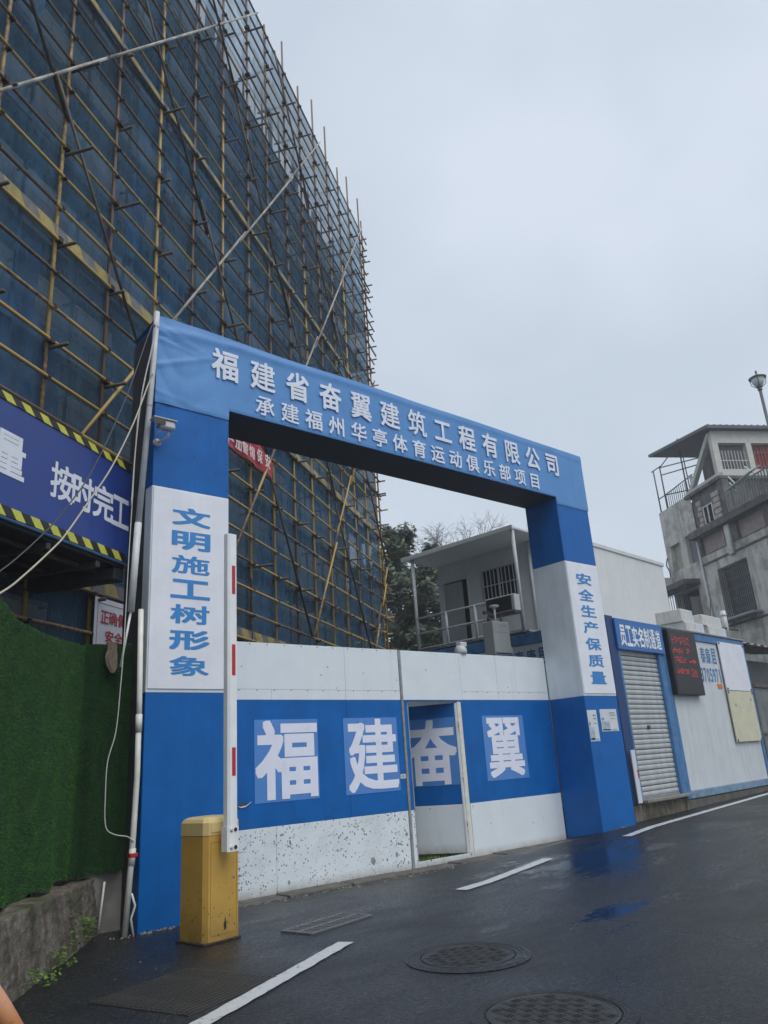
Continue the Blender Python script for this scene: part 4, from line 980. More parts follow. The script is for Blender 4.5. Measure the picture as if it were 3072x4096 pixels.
# scattered litter and leaves
mb = MB()
for i in range(150):
    x = random.uniform(-1.2, 5.5); y = random.uniform(-3.6, 0.3)
    if random.random() < 0.5: x = random.uniform(-1.2, 1.2); y = random.uniform(-2.6, 0.2)
    s_ = random.uniform(0.004, 0.014); a = random.uniform(0, 6.28); z = gz(x, y)+0.004
    mb.add([(x+s_*math.cos(a+k*1.57)*(1 if k % 2 else 0.5), y+s_*math.sin(a+k*1.57)*(1 if k % 2 else 0.5), z+random.uniform(0, .006)) for k in range(4)], [(0, 1, 2, 3)])
for i in range(420):
    e = random.random(); x = random.uniform(0.9, 7.6); y = random.gauss(0.30, 0.05) if x < 6.9 else random.gauss(-0.03, 0.02)
    if e < 0.25: x = random.uniform(-0.25, 0.9); y = random.gauss(-0.04, 0.03)
    s_ = random.uniform(0.004, 0.016); z = gz(x, y)
    mb.add([(x-s_, y-s_*0.6, z-0.003), (x+s_, y-s_*0.4, z-0.003), (x+s_*0.1, y+s_, z-0.003), (x+random.uniform(-.3, .3)*s_, y, z+s_*0.9)], [(0, 1, 3), (1, 2, 3), (2, 0, 3)])
simple('litter', (0.20, 0.185, 0.15), 0.7, 0.7, 2)
tag(obj('road_litter', mb, 'litter'), 'tiny pale leaf bits and grit scattered on the road', 'litter', kind='stuff')

# ------------------------------------------------------------------ right pillar notices
for (x0, x1, z0, z1, lb) in ((6.94, 7.175, 1.40, 1.858, 'narrow paper notice stuck at the corner of the right pillar'), (7.262, 7.70, 1.535, 1.868, 'wide paper notice stuck on the front of the right pillar')):
    t = thing('paper_notice', lb, 'notice', (x0, 0, z0), 0, 'paper notices on the right pillar')
    mb = MB(); mb.bbox(0, x1-x0, -0.004, -0.001, 0, z1-z0, 0.001); obj('sheet', mb, 'paper_white', t)
    w_, h_ = x1-x0, z1-z0
    for (a, b, c, d, m) in ((0.03, 0.5, 0.05, 0.45, 'paper_blue'), (0.55, 0.9, 0.7, 0.74, 'paper_dark'), (0.55, 0.85, 0.8, 0.85, 'paper_dark'), (0.6, 0.85, 0.55, 0.58, 'paper_dark'), (0.05, 0.2, 0.5, 0.62, 'paper_dark'), (0.05, 0.9, 0.02, 0.10, 'paper_blue')):
        mb = MB(); mb.box(a*w_, b*w_, -0.0055, -0.0045, c*h_, d*h_); obj('print', mb, m, t)

# ------------------------------------------------------------------ containers on the right
CO, CA = (7.85, 0.15, 0), R(5.8)
fnd = thing('container_footing', 'stained concrete footing under the roadside containers', 'footing', CO, CA)
mb = MB(); mb.bbox(0.18, 2.18, 0.0, 2.6, 0.02, 0.405, 0.015); obj('footing', mb, 'mossy_stone', fnd)
mb = MB(); mb.bbox(2.20, 6.4, 0.02, 2.6, 0.05, 0.35, 0.015); obj('footing', mb, 'concrete_dark', fnd)
mb = MB(); mb.bbox(0.45, 2.15, -0.12, -0.002, 0.43, 0.475, 0.006); obj('step', mb, 'concrete', fnd)
CT = 3.375
ca = thing('shutter_container', 'blue framed container with a roller shutter and a blue sign above', 'container', CO, CA)
for (a, b, m) in ((0.22, 0.47, 'frame_navy'), (1.99, 2.19, 'frame_blue')):
    mb = MB(); mb.bbox(a, b, 0.0, 0.16, 0.41, CT+0.06 if a < 1 else CT, 0.01); obj('post', mb, m, ca)
mb = MB(); mb.bbox(0.475, 0.53, -0.006, 0.14, 0.41, CT, 0.006); obj('post', mb, 'frame_blue', ca)
mb = MB(); mb.box(0.24, 2.18, 0.1, 2.5, 0.41, CT-0.02); obj('body', mb, 'container_white', ca)
mb = MB(); mb.bbox(0.44, 2.185, -0.045, -0.008, 2.865, CT+0.02, 0.006); sb = obj('sign_board', mb, 'sign_blue', ca)
letters('character', sb, 'sign_letter', [(c, 0.55+0.22*i, 0.75+0.22*i, 2.93, 3.29) for i, c in enumerate('员工实名制通道')], lambda a, b: (a, -0.0475, b), 0.022, True)
sl = MB(); prof_ = [(0.0, 0.0), (-0.012, 0.012), (-0.016, 0.038), (-0.012, 0.064), (0.0, 0.074)]
for (y0, z0), (y1, z1) in zip(prof_[:-1], prof_[1:]): sl.quad((0.535, y0, z0), (1.985, y0, z0), (1.985, y1, z1), (0.535, y1, z1))
slm = sl.mesh('slat')
simple('shutter_gap', (0.03, 0.03, 0.03), 0.8)
mb = MB(); mb.box(0.53, 1.99, 0.085, 0.099, 0.45, 2.865); obj('guide_back', mb, 'shutter_gap', ca)
for i in range(29): inst('slat', slm, 'shutter', ca, (0, 0.075+random.uniform(-.003, .003), 0.505+i*0.0815+random.uniform(-.003, .003)), (random.uniform(-.05, .05), 0, 0))
mb = MB(); mb.bbox(0.533, 1.987, 0.05, 0.083, 0.44, 0.503, 0.006); obj('bottom_bar', mb, 'steel_grey', ca)
mb = MB(); mb.bbox(1.20, 1.29, 0.045, 0.06, 1.56, 1.62, 0.004); obj('lock', mb, 'dark_metal', ca)
# left side of the container, seen through the arch: rail and lettering
mb = MB(); mb.bbox(0.185, 0.239, 0.1, 6.0, 3.17, CT, 0.006); obj('side_rail', mb, 'frame_blue', ca)
mb = MB(); mb.bbox(0.20, 0.237, 0.1, 6.0, 0.41, 3.165, 0.004); sw = obj('side_wall', mb, 'container_white', ca)
letters('character', sw, 'frame_blue', [(c, 0, 1, 0, 1) for c in ''], lambda a, b: (a, b, 0))
for i, c in enumerate('泰康居'):
    y0 = 1.90-0.25*i
    letters('character', sw, 'frame_blue', [(c, 0, 0.21, 2.78, 3.08)], lambda a, b, y0=y0: (0.197, y0-a, b), 0.03, True, (-1, 0, 0))
mb = MB(); mb.box(0.24, 6.3, 2.52, 6.0, 0.41, CT-0.03); obj('rear_body', mb, 'container_white', ca)
# small white cabinet at the pillar
mb = MB(); mb.bbox(0, 0.13, -0.02, 0.0, 0, 0.80, 0.004)
t = thing('leaning_sheet', 'narrow white sheet leaning between right pillar and shutter', 'sheet', (8.09, 0.12, 0.44), R(5.8)); obj('panel', mb, 'paper_white', t)
mb = MB(); mb.bbox(0.10, 0.13, -0.028, -0.021, 0.38, 0.5, 0.003); obj('red_handle', mb, 'red_plastic', t)

cb = thing('white_container', 'white panelled container with blue frame, blue lettering and a dark display', 'container', CO, CA)
for (a, b) in ((2.195, 2.34), (6.22, 6.33)):
    mb = MB(); mb.bbox(a, b, 0.004, 0.12, 0.36, CT, 0.008); obj('post', mb, 'frame_blue', cb)
mb = MB(); mb.bbox(2.345, 6.215, 0.004, 0.1, 3.22, CT, 0.008); obj('top_rail', mb, 'frame_blue', cb)
mb = MB(); mb.bbox(2.345, 6.215, 0.0, 0.1, 0.36, 0.485, 0.008); obj('bottom_rail', mb, 'frame_faded', cb)
for i in range(5):
    a = 2.345+i*0.774
    mb = MB(); mb.bbox(a+0.001, a+0.773, 0.03, 0.06, 0.487, 3.218, 0.003); pn = obj('wall_panel', mb, 'container_white', cb)
letters('character', cb, 'frame_blue', [('泰', 3.93, 4.15, 2.79, 3.12), ('康', 4.18, 4.42, 2.79, 3.12), ('居', 4.46, 4.70, 2.79, 3.12)]+[(c, 3.62+0.148*i, 3.74+0.148*i, 2.42, 2.70) for i, c in enumerate('13705971')], lambda a, b: (a, 0.027, b), 0.018, True)
mb = MB(); mb.box(2.35, 6.32, 0.07, 2.5, 0.4, CT-0.03); obj('body', mb, 'container_white', cb)
mb = MB(); mb.bbox(2.2, 6.36, -0.02, 2.6, CT+0.002, CT+0.035, 0.004); obj('roof', mb, 'steel_grey', cb)
mb = MB(); mb.bbox(4.48, 4.71, 0.022, 0.0265, 2.30, 2.40, 0.001); obj('sticker', mb, 'paper_orange', cb)

led = thing('led_display', 'black display board with rows of red text on the white container', 'display', CO, CA)
mb = MB(); mb.bbox(2.29, 3.50, -0.10, 0.025, 2.14, 3.345, 0.012); obj('case', mb, 'led_black', led)
mb = MB(); mb.bbox(2.33, 3.46, -0.106, -0.101, 2.19, 3.30, 0.003); sc3 = obj('screen', mb, 'led_black', led)
rl = random.Random(3)
def ledrow(z, x0, x1, n_, hh):
    mb = MB(); x = x0
    while x < x1:
        for q in range(5):
            if rl.random() < 0.75:
                zz = z-0.03+hh*(q/5-0.5)+rl.uniform(-.006, .006); w2 = rl.uniform(0.012, 0.07); mb.box(x-0.27, min(x+w2, x1)-0.27, -0.1085, -0.1062, zz, zz+rl.uniform(0.004, 0.009))
        x += rl.uniform(0.06, 0.1)
    obj('text_row', mb, 'led_red', sc3)
ledrow(3.19, 2.68, 3.45, 8, 0.15); ledrow(2.98, 2.66, 3.06, 5, 0.09); ledrow(2.98, 3.26, 3.38, 2, 0.13); ledrow(2.82, 2.68, 3.16, 6, 0.13); ledrow(2.80, 3.30, 3.58, 4, 0.06); ledrow(2.60, 2.70, 3.20, 6, 0.10); ledrow(2.59, 3.30, 3.58, 4, 0.15)
for (z0, z1, m, lb, xo) in ((2.275, 3.27, 'board_white', 'blank white board on the white container above the cream board', 0), (1.25, 2.262, 'cream_board', 'blank cream board on the white container below the white board', 0)):
    t = thing('blank_board', lb, 'board', CO, CA, 'blank boards on the white container')
    mb = MB(); mb.bbox(4.80, 6.16, -0.03, -0.006, z0, z1, 0.004); obj('board', mb, m, t)
    for (x, z) in ((4.81, z0+0.01), (6.10, z0+0.01), (4.81, z1-0.05), (6.10, z1-0.05)):
        k = MB(); k.bbox(x, x+0.06, -0.036, -0.031, z, z+0.04, 0.002); obj('clip', k, 'frame_navy', t)
    if m == 'cream_board':
        for (x, z, s_) in ((5.05, 2.0, 0.07), (5.95, 2.12, 0.06), (5.4, 1.98, 0.16)):
            k = MB(); k.prism([(x, z), (x+s_, z+0.01), (x+s_*1.1, z-0.05), (x+0.02, z-0.06)], 'y', -0.0318, -0.0304); obj('tape_mark', k, 'foam_white' if s_ > 0.1 else 'paper_dark', t)
# boxes stacked on the container roof
for i, (a, b, z0, z1, y0, lb) in enumerate(((3.5, 4.35, 3.41, 3.60, 0.02, 'lower left weathered white block on the container roof'), (3.45, 4.0, 3.603, 3.86, 0.06, 'upper left weathered white block on the container roof'), (4.60, 5.50, 3.41, 3.60, 0.02, 'lower right weathered white block on the container roof'), (4.42, 5.42, 3.603, 3.83, 0.05, 'upper right weathered white block on the container roof'))):
    mb = MB(); mb.bbox(a, b, y0, y0+0.55, z0, z1, 0.012)
    t = thing('foam_block', lb, 'block', CO, CA, 'white blocks on the container roof'); obj('block', mb, 'foam_white', t)
    mb = MB(); mb.bbox(a+0.5*(b-a), b-0.02, y0-0.004, y0-0.001, z0+0.01, z1-0.012, 0.001); obj('wet_face', mb, 'container_white', t)
mb = MB(); mb.tube([(0, 0, 0), (0.0, 0, 0.62)], 0.06, 12); mb.tube([(0, 0, 0.5), (0.0, 0, 0.56)], 0.07, 12)
t = thing('vent_pipe', 'white vent pipe on the container roof end', 'pipe', (7.85+5.75*math.cos(CA), 0.15+5.75*math.sin(CA)+0.1, 3.41)); obj('pipe', mb, 'pvc_grey', t, True)
mb = MB(); mb.tube([(5.2, 0.1, 3.63), (6.3, 0.05, 3.63)], 0.02, 6)
t = thing('roof_tube', 'thin dark tube lying across the container roof blocks', 'tube', CO, CA); obj('tube', mb, 'dark_metal', t)

# upper cabin set back on top
up = thing('upper_cabin', 'white cabin on top of the containers with balcony, door and barred window', 'cabin', CO, CA)
UT = 5.52
for i in range(5):
    a = 1.2+i*1.02
    mb = MB(); mb.bbox(a+0.001, a+1.019, 1.50, 1.53, 3.42, UT-0.09, 0.003); obj('wall_panel', mb, 'cabin_white', up)
mb = MB(); mb.bbox(1.18, 6.34, 1.47, 1.56, UT-0.088, UT, 0.006); obj('cornice', mb, 'window_white', up)
mb = MB(); mb.box(1.24, 6.28, 1.54, 4.38, 3.42, UT-0.02); obj('body', mb, 'cabin_white', up)
# balcony face: build in a turned frame (face towards -x)
DY0, DY1, DZ0, DZ1 = 3.58, 4.24, 3.50, 4.95
WY0, WY1, WZ0, WZ1 = 2.30, 3.19, 4.30, 5.0
mb = MB(); mb.holes(-4.39, -1.5, 3.42, UT-0.05, [(-DY1, -DY0, DZ0, DZ1), (-WY1, -WY0, WZ0, WZ1)], 0, 0.08)
mb.v = [(1.19+y, -x, z) for x, y, z in mb.v]; obj('balcony_wall', mb, 'cabin_white', up)
mb = MB(); mb.box(1.238, 1.2395, DY0, DY1, DZ0, DZ1); obj('door', mb, 'shutter_gap', up)
dr = MB(); dr.bbox(1.20, 1.225, DY0+0.16, DY1-0.02, DZ0, DZ1-0.03, 0.004); obj('door_leaf', dr, 'monitor_grey', up)
for (a, b, c, d) in ((DY0-0.04, DY0, DZ0, DZ1+0.04), (DY1, DY1+0.04, DZ0, DZ1+0.04), (DY0, DY1, DZ1, DZ1+0.04)):
    mb = MB(); mb.bbox(1.165, 1.189, a, b, c, d, 0.003); obj('door_frame', mb, 'window_white', up)
mb = MB(); mb.box(1.236, 1.2385, WY0, WY1, WZ0, WZ1); obj('window_pane', mb, 'glass_dark', up)
for (a, b, c, d) in ((WY0-0.04, WY0, WZ0-.04, WZ1+0.04), (WY1, WY1+0.04, WZ0-.04, WZ1+0.04), (WY0, WY1, WZ1, WZ1+0.04), (WY0, WY1, WZ0-0.04, WZ0), ((WY0+WY1)/2-0.02, (WY0+WY1)/2+0.02, WZ0, WZ1)):
    mb = MB(); mb.bbox(1.165, 1.187, a, b, c, d, 0.003); obj('window_frame', mb, 'window_white', up)
bmx = MB(); bmx.bbox(1.14, 1.155, -0.008, 0.008, WZ0, WZ1, 0.002); bmm = bmx.mesh('window_bar')
for i in range(9): inst('window_bar', bmm, 'window_white', up, (0, WY0+0.06+i*0.096, 0))
mb = MB(); mb.bbox(1.138, 1.157, WY0, WY1, (WZ0+WZ1)/2-0.008, (WZ0+WZ1)/2+0.008, 0.002); obj('window_bar', mb, 'window_white', up)
mb = MB(); mb.bbox(0.12, 1.25, 1.58, 4.45, 5.365, 5.41, 0.006); obj('canopy_roof', mb, 'cabin_white', up)
mb = MB(); mb.bbox(0.10, 0.14, 1.56, 4.47, 5.34, 5.43, 0.006); obj('canopy_edge', mb, 'window_white', up)
mb = MB(); mb.bbox(0.2, 1.2, 1.52, 4.39, 3.40, 3.43, 0.006); obj('balcony_floor', mb, 'steel_grey', up)
for y in (1.63, 4.22):
    mb = MB(); mb.tube([(0.2, y, 3.40), (0.2, y, 5.36)], 0.036, 10); obj('canopy_post', mb, 'iron_light', up, True)
for y, zt in ((3.43, 4.09), (2.7, 4.09)):
    mb = MB(); mb.tube([(0.2, y, 3.40), (0.2, y, zt)], 0.028, 8); obj('rail_post', mb, 'iron_light', up, True)
for z in (3.46, 3.77, 4.09):
    mb = MB(); mb.tube([(0.2, 1.63, z), (0.2, 4.22, z)], 0.021, 8); obj('rail', mb, 'iron_light', up, True)
mb = MB(); mb.tube([(1.17, 1.95, 3.45), (1.17, 1.95, 5.3)], 0.03, 8); obj('drain_pipe', mb, 'pvc_grey', up, True)
ac = thing('air_conditioner', 'white air conditioner unit with dark grille on the balcony railing', 'air conditioner', CO, CA)
mb = MB(); mb.bbox(-0.02, 0.24, 1.62, 2.28, 3.79, 4.10, 0.012); obj('casing', mb, 'camera_white', ac)
mb = MB(); mb.bbox(-0.035, -0.021, 1.68, 2.25, 3.815, 4.075, 0.004); gr_ = obj('grille', mb, 'shutter_gap', ac)
gm = MB(); gm.box(-0.040, -0.036, 1.69, 2.24, -0.003, 0.003); gmm = gm.mesh('grille_wire')
for i in range(9): inst('grille_wire', gmm, 'dark_metal', gr_, (0, 0, 3.84+i*0.026))
mb = MB(); mb.bbox(-0.02, 0.24, 1.64, 2.26, 3.755, 3.785, 0.004); obj('bracket', mb, 'iron_grey', ac)
# fire equipment and monitor station behind the gate
mst = thing('monitor_station', 'grey weather monitoring cabinet on a pole behind the gate', 'monitoring station', (6.60, 1.30, 0.0))
mb = MB(); mb.tube([(0, 0, 0), (0, 0, 2.9)], 0.05, 10); obj('pole', mb, 'iron_light', mst, True)
mb = MB(); mb.bbox(-0.23, 0.17, -0.12, 0.12, 2.84, 3.40, 0.012); cab_ = obj('cabinet', mb, 'monitor_grey', mst)
mb = MB(); mb.bbox(-0.22, 0.16, -0.124, -0.1205, 2.86, 2.885, 0.001); obj('blue_stripe', mb, 'frame_navy', cab_)
for (a, b, c, d) in ((-0.05, 0.03, 3.32, 3.34), (0.05, 0.11, 3.32, 3.34), (-0.2, 0.1, 3.21, 3.222)):
    mb = MB(); mb.box(a, b, -0.1225, -0.1205, c, d); obj('print', mb, 'paper_dark', cab_)
mb = MB(); mb.tube([(-0.02, 0, 3.40), (-0.02, 0, 3.66)], 0.018, 8); mb.lathe([(0.03, 3.64), (0.085, 3.67), (0.08, 3.69), (0.02, 3.705)], 16, (-0.02, 0, 0)); obj('sensor_head', mb, 'camera_white', mst, True)
mb = MB(); mb.tube([(-0.18, 0, 3.40), (-0.18, 0, 3.48)], 0.03, 8); mb.tube([(-0.18, 0, 3.48), (-0.18, 0, 3.58)], 0.012, 6); mb.tube([(-0.26, 0, 3.555), (-0.12, 0, 3.555)], 0.010, 6); mb.lathe([(0.005, 3.52), (0.032, 3.535), (0.032, 3.575), (0.005, 3.59)], 10, (-0.27, 0, 0)); obj('wind_sensor', mb, 'dark_metal', mst, True)
mb = MB(); mb.tube([(0.12, 0, 3.40), (0.12, 0, 3.47)], 0.028, 8); mb.tube([(0.12, 0, 3.47), (0.12, 0, 3.55)], 0.01, 6); obj('vane_sensor', mb, 'dark_metal', mst, True)
mb = MB(); mb.bbox(0.175, 0.27, -0.06, 0.06, 2.88, 3.0, 0.006); obj('junction_box', mb, 'monitor_grey', cab_)
mb = MB(); mb.bbox(0.18, 0.25, -0.05, 0.05, 3.26, 3.34, 0.006); obj('junction_box', mb, 'camera_white', cab_)
ex = thing('red_alarm_box', 'red alarm boxes beside the grey monitoring cabinet', 'alarm box', (7.02, 1.55, 0))
mb = MB(); mb.tube([(0, 0, 0), (0, 0, 3.2)], 0.02, 8); obj('pole', mb, 'iron_light', ex, True)
mb = MB(); mb.bbox(-0.085, 0.06, -0.05, 0.04, 3.16, 3.30, 0.01); obj('box', mb, 'red_plastic', ex)
mb = MB(); mb.bbox(-0.04, 0.05, -0.05, 0.04, 3.35, 3.45, 0.01); obj('box', mb, 'red_plastic', ex)
dm = thing('dome_camera', 'white dome security camera standing on top of the gate', 'camera', (5.09, 0.72, 2.735))
mb = MB(); mb.lathe([(0.085, 0.0), (0.095, 0.03), (0.09, 0.075), (0.065, 0.115), (0.03, 0.135), (0.004, 0.14)], 20, (0, 0, 0)); obj('dome', mb, 'camera_white', dm, True)
mb = MB(); mb.bbox(-0.04, 0.10, -0.05, 0.06, 0.105, 0.175, 0.012); obj('mount', mb, 'camera_white', dm)

# grey shed and sheet gate past the container
sh = thing('tin_shed', 'grey tin shed with rusty awning right of the white container', 'shed', CO, CA)
mb = MB(); mb.box(6.5, 10.5, 0.9, 3.5, 0.25, 3.2); obj('wall', mb, 'grey_sheet', sh)
cr_ = MB(); cr_.grid(60, 3, lambda u, v: (6.36+u*4.2, -0.05+v*1.3, 3.33+0.16*v+0.03*math.sin(u*60))); obj('awning', cr_, 'steel_grey', sh, True)
mb = MB(); mb.tube([(6.36, -0.03, 3.30), (10.5, -0.03, 3.30)], 0.025, 6); obj('awning_beam', mb, 'clamp_rust', sh)
tg = thing('tin_gate', 'grey green sheet metal gate leaning beside the tin shed', 'gate', CO, CA)
for i in range(6):
    mb = MB(); mb.bbox(6.45+i*0.3, 6.735+i*0.3, 0.3, 0.33, 0.3, 2.44, 0.004); obj('sheet', mb, 'grey_sheet', tg)
for (a, b, c, d) in ((6.42, 8.3, 2.42, 2.5), (6.42, 8.3, 1.38, 1.44), (7.08, 7.16, 0.3, 2.52)):
    mb = MB(); mb.bbox(a, b, 0.25, 0.298, c, d, 0.006); obj('frame_bar', mb, 'stained_dark', tg)

# ------------------------------------------------------------------ old building on the right
FB = 1.75
P0 = CAM+(Vector((17.998, 4.329, 0))-CAM)*FB
ob = thing('old_building', 'old stained grey building with rooftop room, barred windows and pink panels', 'building', (P0.x, P0.y, 0), R(240))
X = lambda x: x*FB
Zf = lambda z: 1.261+(z-1.261)*FB
def holes_wall(x0, x1, z0, z1, hs, y, dep, m, name='wall'):
    mb = MB(); mb.holes(X(x0), X(x1), Zf(z0), Zf(z1), [(X(a), X(b), Zf(c), Zf(d)) for a, b, c, d in hs], y, y+dep); return obj(name, mb, m, ob)
def obx(name, m, x0, x1, y0, y1, z0, z1, par=None, b=0.02):
    mb = MB(); mb.bbox(X(x0), X(x1), y0, y1, Zf(z0), Zf(z1), b); return obj(name, mb, m, par or ob)
# left stretch
obx('body', 'stained_dark', 0.02, 3.2, 0.5, 9, 1.0, 7.95); obx('body', 'stained_dark', 3.22, 9, 0.5, 9, 1.0, 6.85)
holes_wall(0, 1.75, 0.6, 8.05, [(0.25, 0.79, 6.14, 6.91), (1.10, 1.62, 6.13, 6.96), (0.1, 1.3, 4.3, 5.45)], 0, 0.4, 'old_plaster')
mb = MB(); mb.quad((0, 9, 0), (0, 0, 0), (0, 0, Zf(8.05)), (0, 9, Zf(8.05))); obj('end_wall', mb, 'old_plaster', ob)
for (a, b, c, d, m) in ((0.25, 0.79, 6.14, 6.91, 'old_plaster_pale'), (1.10, 1.62, 6.13, 6.96, 'pink_panel')):
    mb = MB(); mb.quad((X(a), 0.22, Zf(c)), (X(b), 0.22, Zf(c)), (X(b), 0.22, Zf(d)), (X(a), 0.22, Zf(d))); obj('blocked_window', mb, m, ob).data.materials[0] = MATS['blocked_grey'] if m == 'pink_panel' else MATS['blocked_ochre']
mb = MB(); mb.quad((X(0.1), 0.38, Zf(4.3)), (X(1.3), 0.38, Zf(4.3)), (X(1.3), 0.38, Zf(5.45)), (X(0.1), 0.38, Zf(5.45))); obj('window_pane', mb, 'glass_dark', ob)
obx('awning', 'stained_dark', -0.32, 1.45, -0.9, -0.001, 5.50, 5.66)
mb = MB(); mb.bbox(-0.012, 0.012, -0.9, -0.87, Zf(4.3), Zf(5.49), 0.004); wbm = mb.mesh('window_bar')
for i in range(15): inst('window_bar', wbm, 'iron_grey', ob, (X(-0.25)+i*0.21, 0.03, 0))
for z in (4.5, 4.9, 5.3): obx('window_bar', 'iron_grey', -0.3, 1.42, -0.885, -0.855, z, z+0.015, None, 0.004)
obx('balcony_slab', 'stained_dark', -0.3, 1.42, -0.9, -0.002, 4.15, 4.3)
ac2 = thing('wall_air_conditioner', 'small white air conditioner on the awning of the old building', 'air conditioner', (P0.x, P0.y, Zf(5.665)), R(240))
mb = MB(); mb.bbox(X(-0.02), X(0.46), -0.85, -0.45, 0, 0.46, 0.02); obj('casing', mb, 'camera_white', ac2)
mb = MB(); mb.lathe([(0.16, 0), (0.15, 0.01), (0.02, 0.012)], 16); f_ = obj('fan_grille', mb, 'iron_grey', ac2); f_.location = (X(0.3), -0.852, 0.23); f_.rotation_euler = (R(90), 0, 0)
# main face right of the step
holes_wall(1.752, 8.5, 0.6, 6.15, [(2.45, 3.69, 4.30, 5.65), (5.2, 6.4, 4.3, 5.65)], -0.12, 0.45, 'old_plaster')
mb = MB(); mb.quad((X(1.752), -0.12, Zf(.6)), (X(1.752), 0.0, Zf(.6)), (X(1.752), 0.0, Zf(6.15)), (X(1.752), -0.12, Zf(6.15))); mb.v = mb.v; obj('return_wall', mb, 'old_plaster', ob)
for x0 in (2.45, 5.2):
    mb = MB(); mb.quad((X(x0), 0.2, Zf(4.3)), (X(x0+1.24), 0.2, Zf(4.3)), (X(x0+1.24), 0.2, Zf(5.65)), (X(x0), 0.2, Zf(5.65))); wp_ = obj('window_pane', mb, 'glass_dark', ob)
    mb = MB(); mb.bbox(-0.014, 0.014, -0.20, -0.17, Zf(4.30), Zf(5.65), 0.004); wbm2 = mb.mesh('window_bar')
    for i in range(17): inst('window_bar', wbm2, 'iron_grey', wp_, (X(x0)+0.05+i*0.129, 0, 0))
    for z in (4.45, 4.75, 5.0, 5.25, 5.5): obx('window_bar', 'iron_grey', x0, x0+1.24, -0.195, -0.175, z, z+0.014, wp_, 0.004)
    obx('sill_awning', 'steel_grey', x0-0.06, x0+1.44, -0.62, -0.122, 4.22, 4.28)
holes_wall(1.70, 8.5, 6.15, 6.68, [(1.93, 3.0, 6.17, 6.66), (3.57, 4.66, 6.17, 6.66), (4.9, 6.0, 6.17, 6.66)], -0.14, 0.25, 'stained_dark', 'parapet_band')
for a, b in ((1.93, 3.0), (3.57, 4.66), (4.9, 6.0)):
    mb = MB(); mb.quad((X(a), 0.02, Zf(6.17)), (X(b), 0.02, Zf(6.17)), (X(b), 0.02, Zf(6.66)), (X(a), 0.02, Zf(6.66))); obj('pink_panel', mb, 'pink_panel', ob)
obx('pilaster', 'old_plaster', 3.14, 3.34, -0.26, -0.142, 5.85, 6.66)
obx('ledge', 'stained_dark', 1.66, 8.5, -0.45, 0.5, 6.68, 6.88)
# recessed storey above the ledge
holes_wall(1.76, 3.17, 6.88, 7.95, [(2.2, 2.67, 6.94, 7.5)], 0.05, 0.2, 'stained_dark')
mb = MB(); mb.quad((X(2.2), 0.24, Zf(6.94)), (X(2.67), 0.24, Zf(6.94)), (X(2.67), 0.24, Zf(7.5)), (X(2.2), 0.24, Zf(7.5))); sp_ = obj('window_pane', mb, 'glass_dark', ob)
for (a, b, c, d) in ((2.2, 2.25, 6.94, 7.5), (2.62, 2.67, 6.94, 7.5), (2.4, 2.45, 6.94, 7.5), (2.25, 2.62, 6.94, 6.98), (2.25, 2.62, 7.46, 7.5)): obx('window_frame', 'window_white', a, b, 0.0, 0.045, c, d, sp_, 0.01)
for i in range(5):
    for x in (1.98, 2.72): obx('stone', 'stone_block', x+(0.04 if i % 2 else 0), x+0.2+(0.14 if x > 2.5 else 0), -0.06+0.01*(i % 2), 0.049, 6.93+i*0.16, 7.07+i*0.16)
obx('corner_post', 'stained_dark', 3.17, 3.34, -0.1, 0.3, 6.88, 7.9)
mb = MB(); mb.tube([(X(1.83), -0.2, Zf(6.6)), (X(1.85), -0.2, Zf(2.0))], 0.06, 8); obj('downpipe', mb, 'pvc_grey', ob, True)
mb = MB(); mb.tube([(X(0.05), -0.05, Zf(6.62)), (X(0.0), -0.12, Zf(6.4)), (X(0.1), -0.1, Zf(6.2)), (X(0.06), -0.08, Zf(5.8))], 0.035, 6); obj('cable_bundle', mb, 'cable_dark', ob, True)
mb = MB(); mb.tube([(X(2.02), -0.3, Zf(4.95)), (X(2.32), -0.9, Zf(4.35))], 0.025, 6); obj('stay_pole', mb, 'iron_grey', ob, True)
for z in (5.9, 4.1): obx('string_course', 'stained_dark', 1.76, 8.4, -0.17, -0.121, z, z+0.05)
# terrace railing
tr2 = thing('terrace_railing', 'grey slatted railing on the ledge of the old building', 'railing', (P0.x, P0.y, Zf(6.88)), R(240))
mb = MB(); mb.bbox(-0.04, 0.04, -0.16, -0.14, 0.04, 1.12, 0.006); brm = mb.mesh('slat')
for i in range(26): inst('slat', brm, 'rail_green', tr2, (X(3.42)+i*0.19, 0, 0))
for z in (0.05, 1.07): mb = MB(); mb.bbox(X(3.36), X(6.3), -0.138, -0.10, z, z+0.06, 0.006); obj('rail', mb, 'rail_green', tr2)
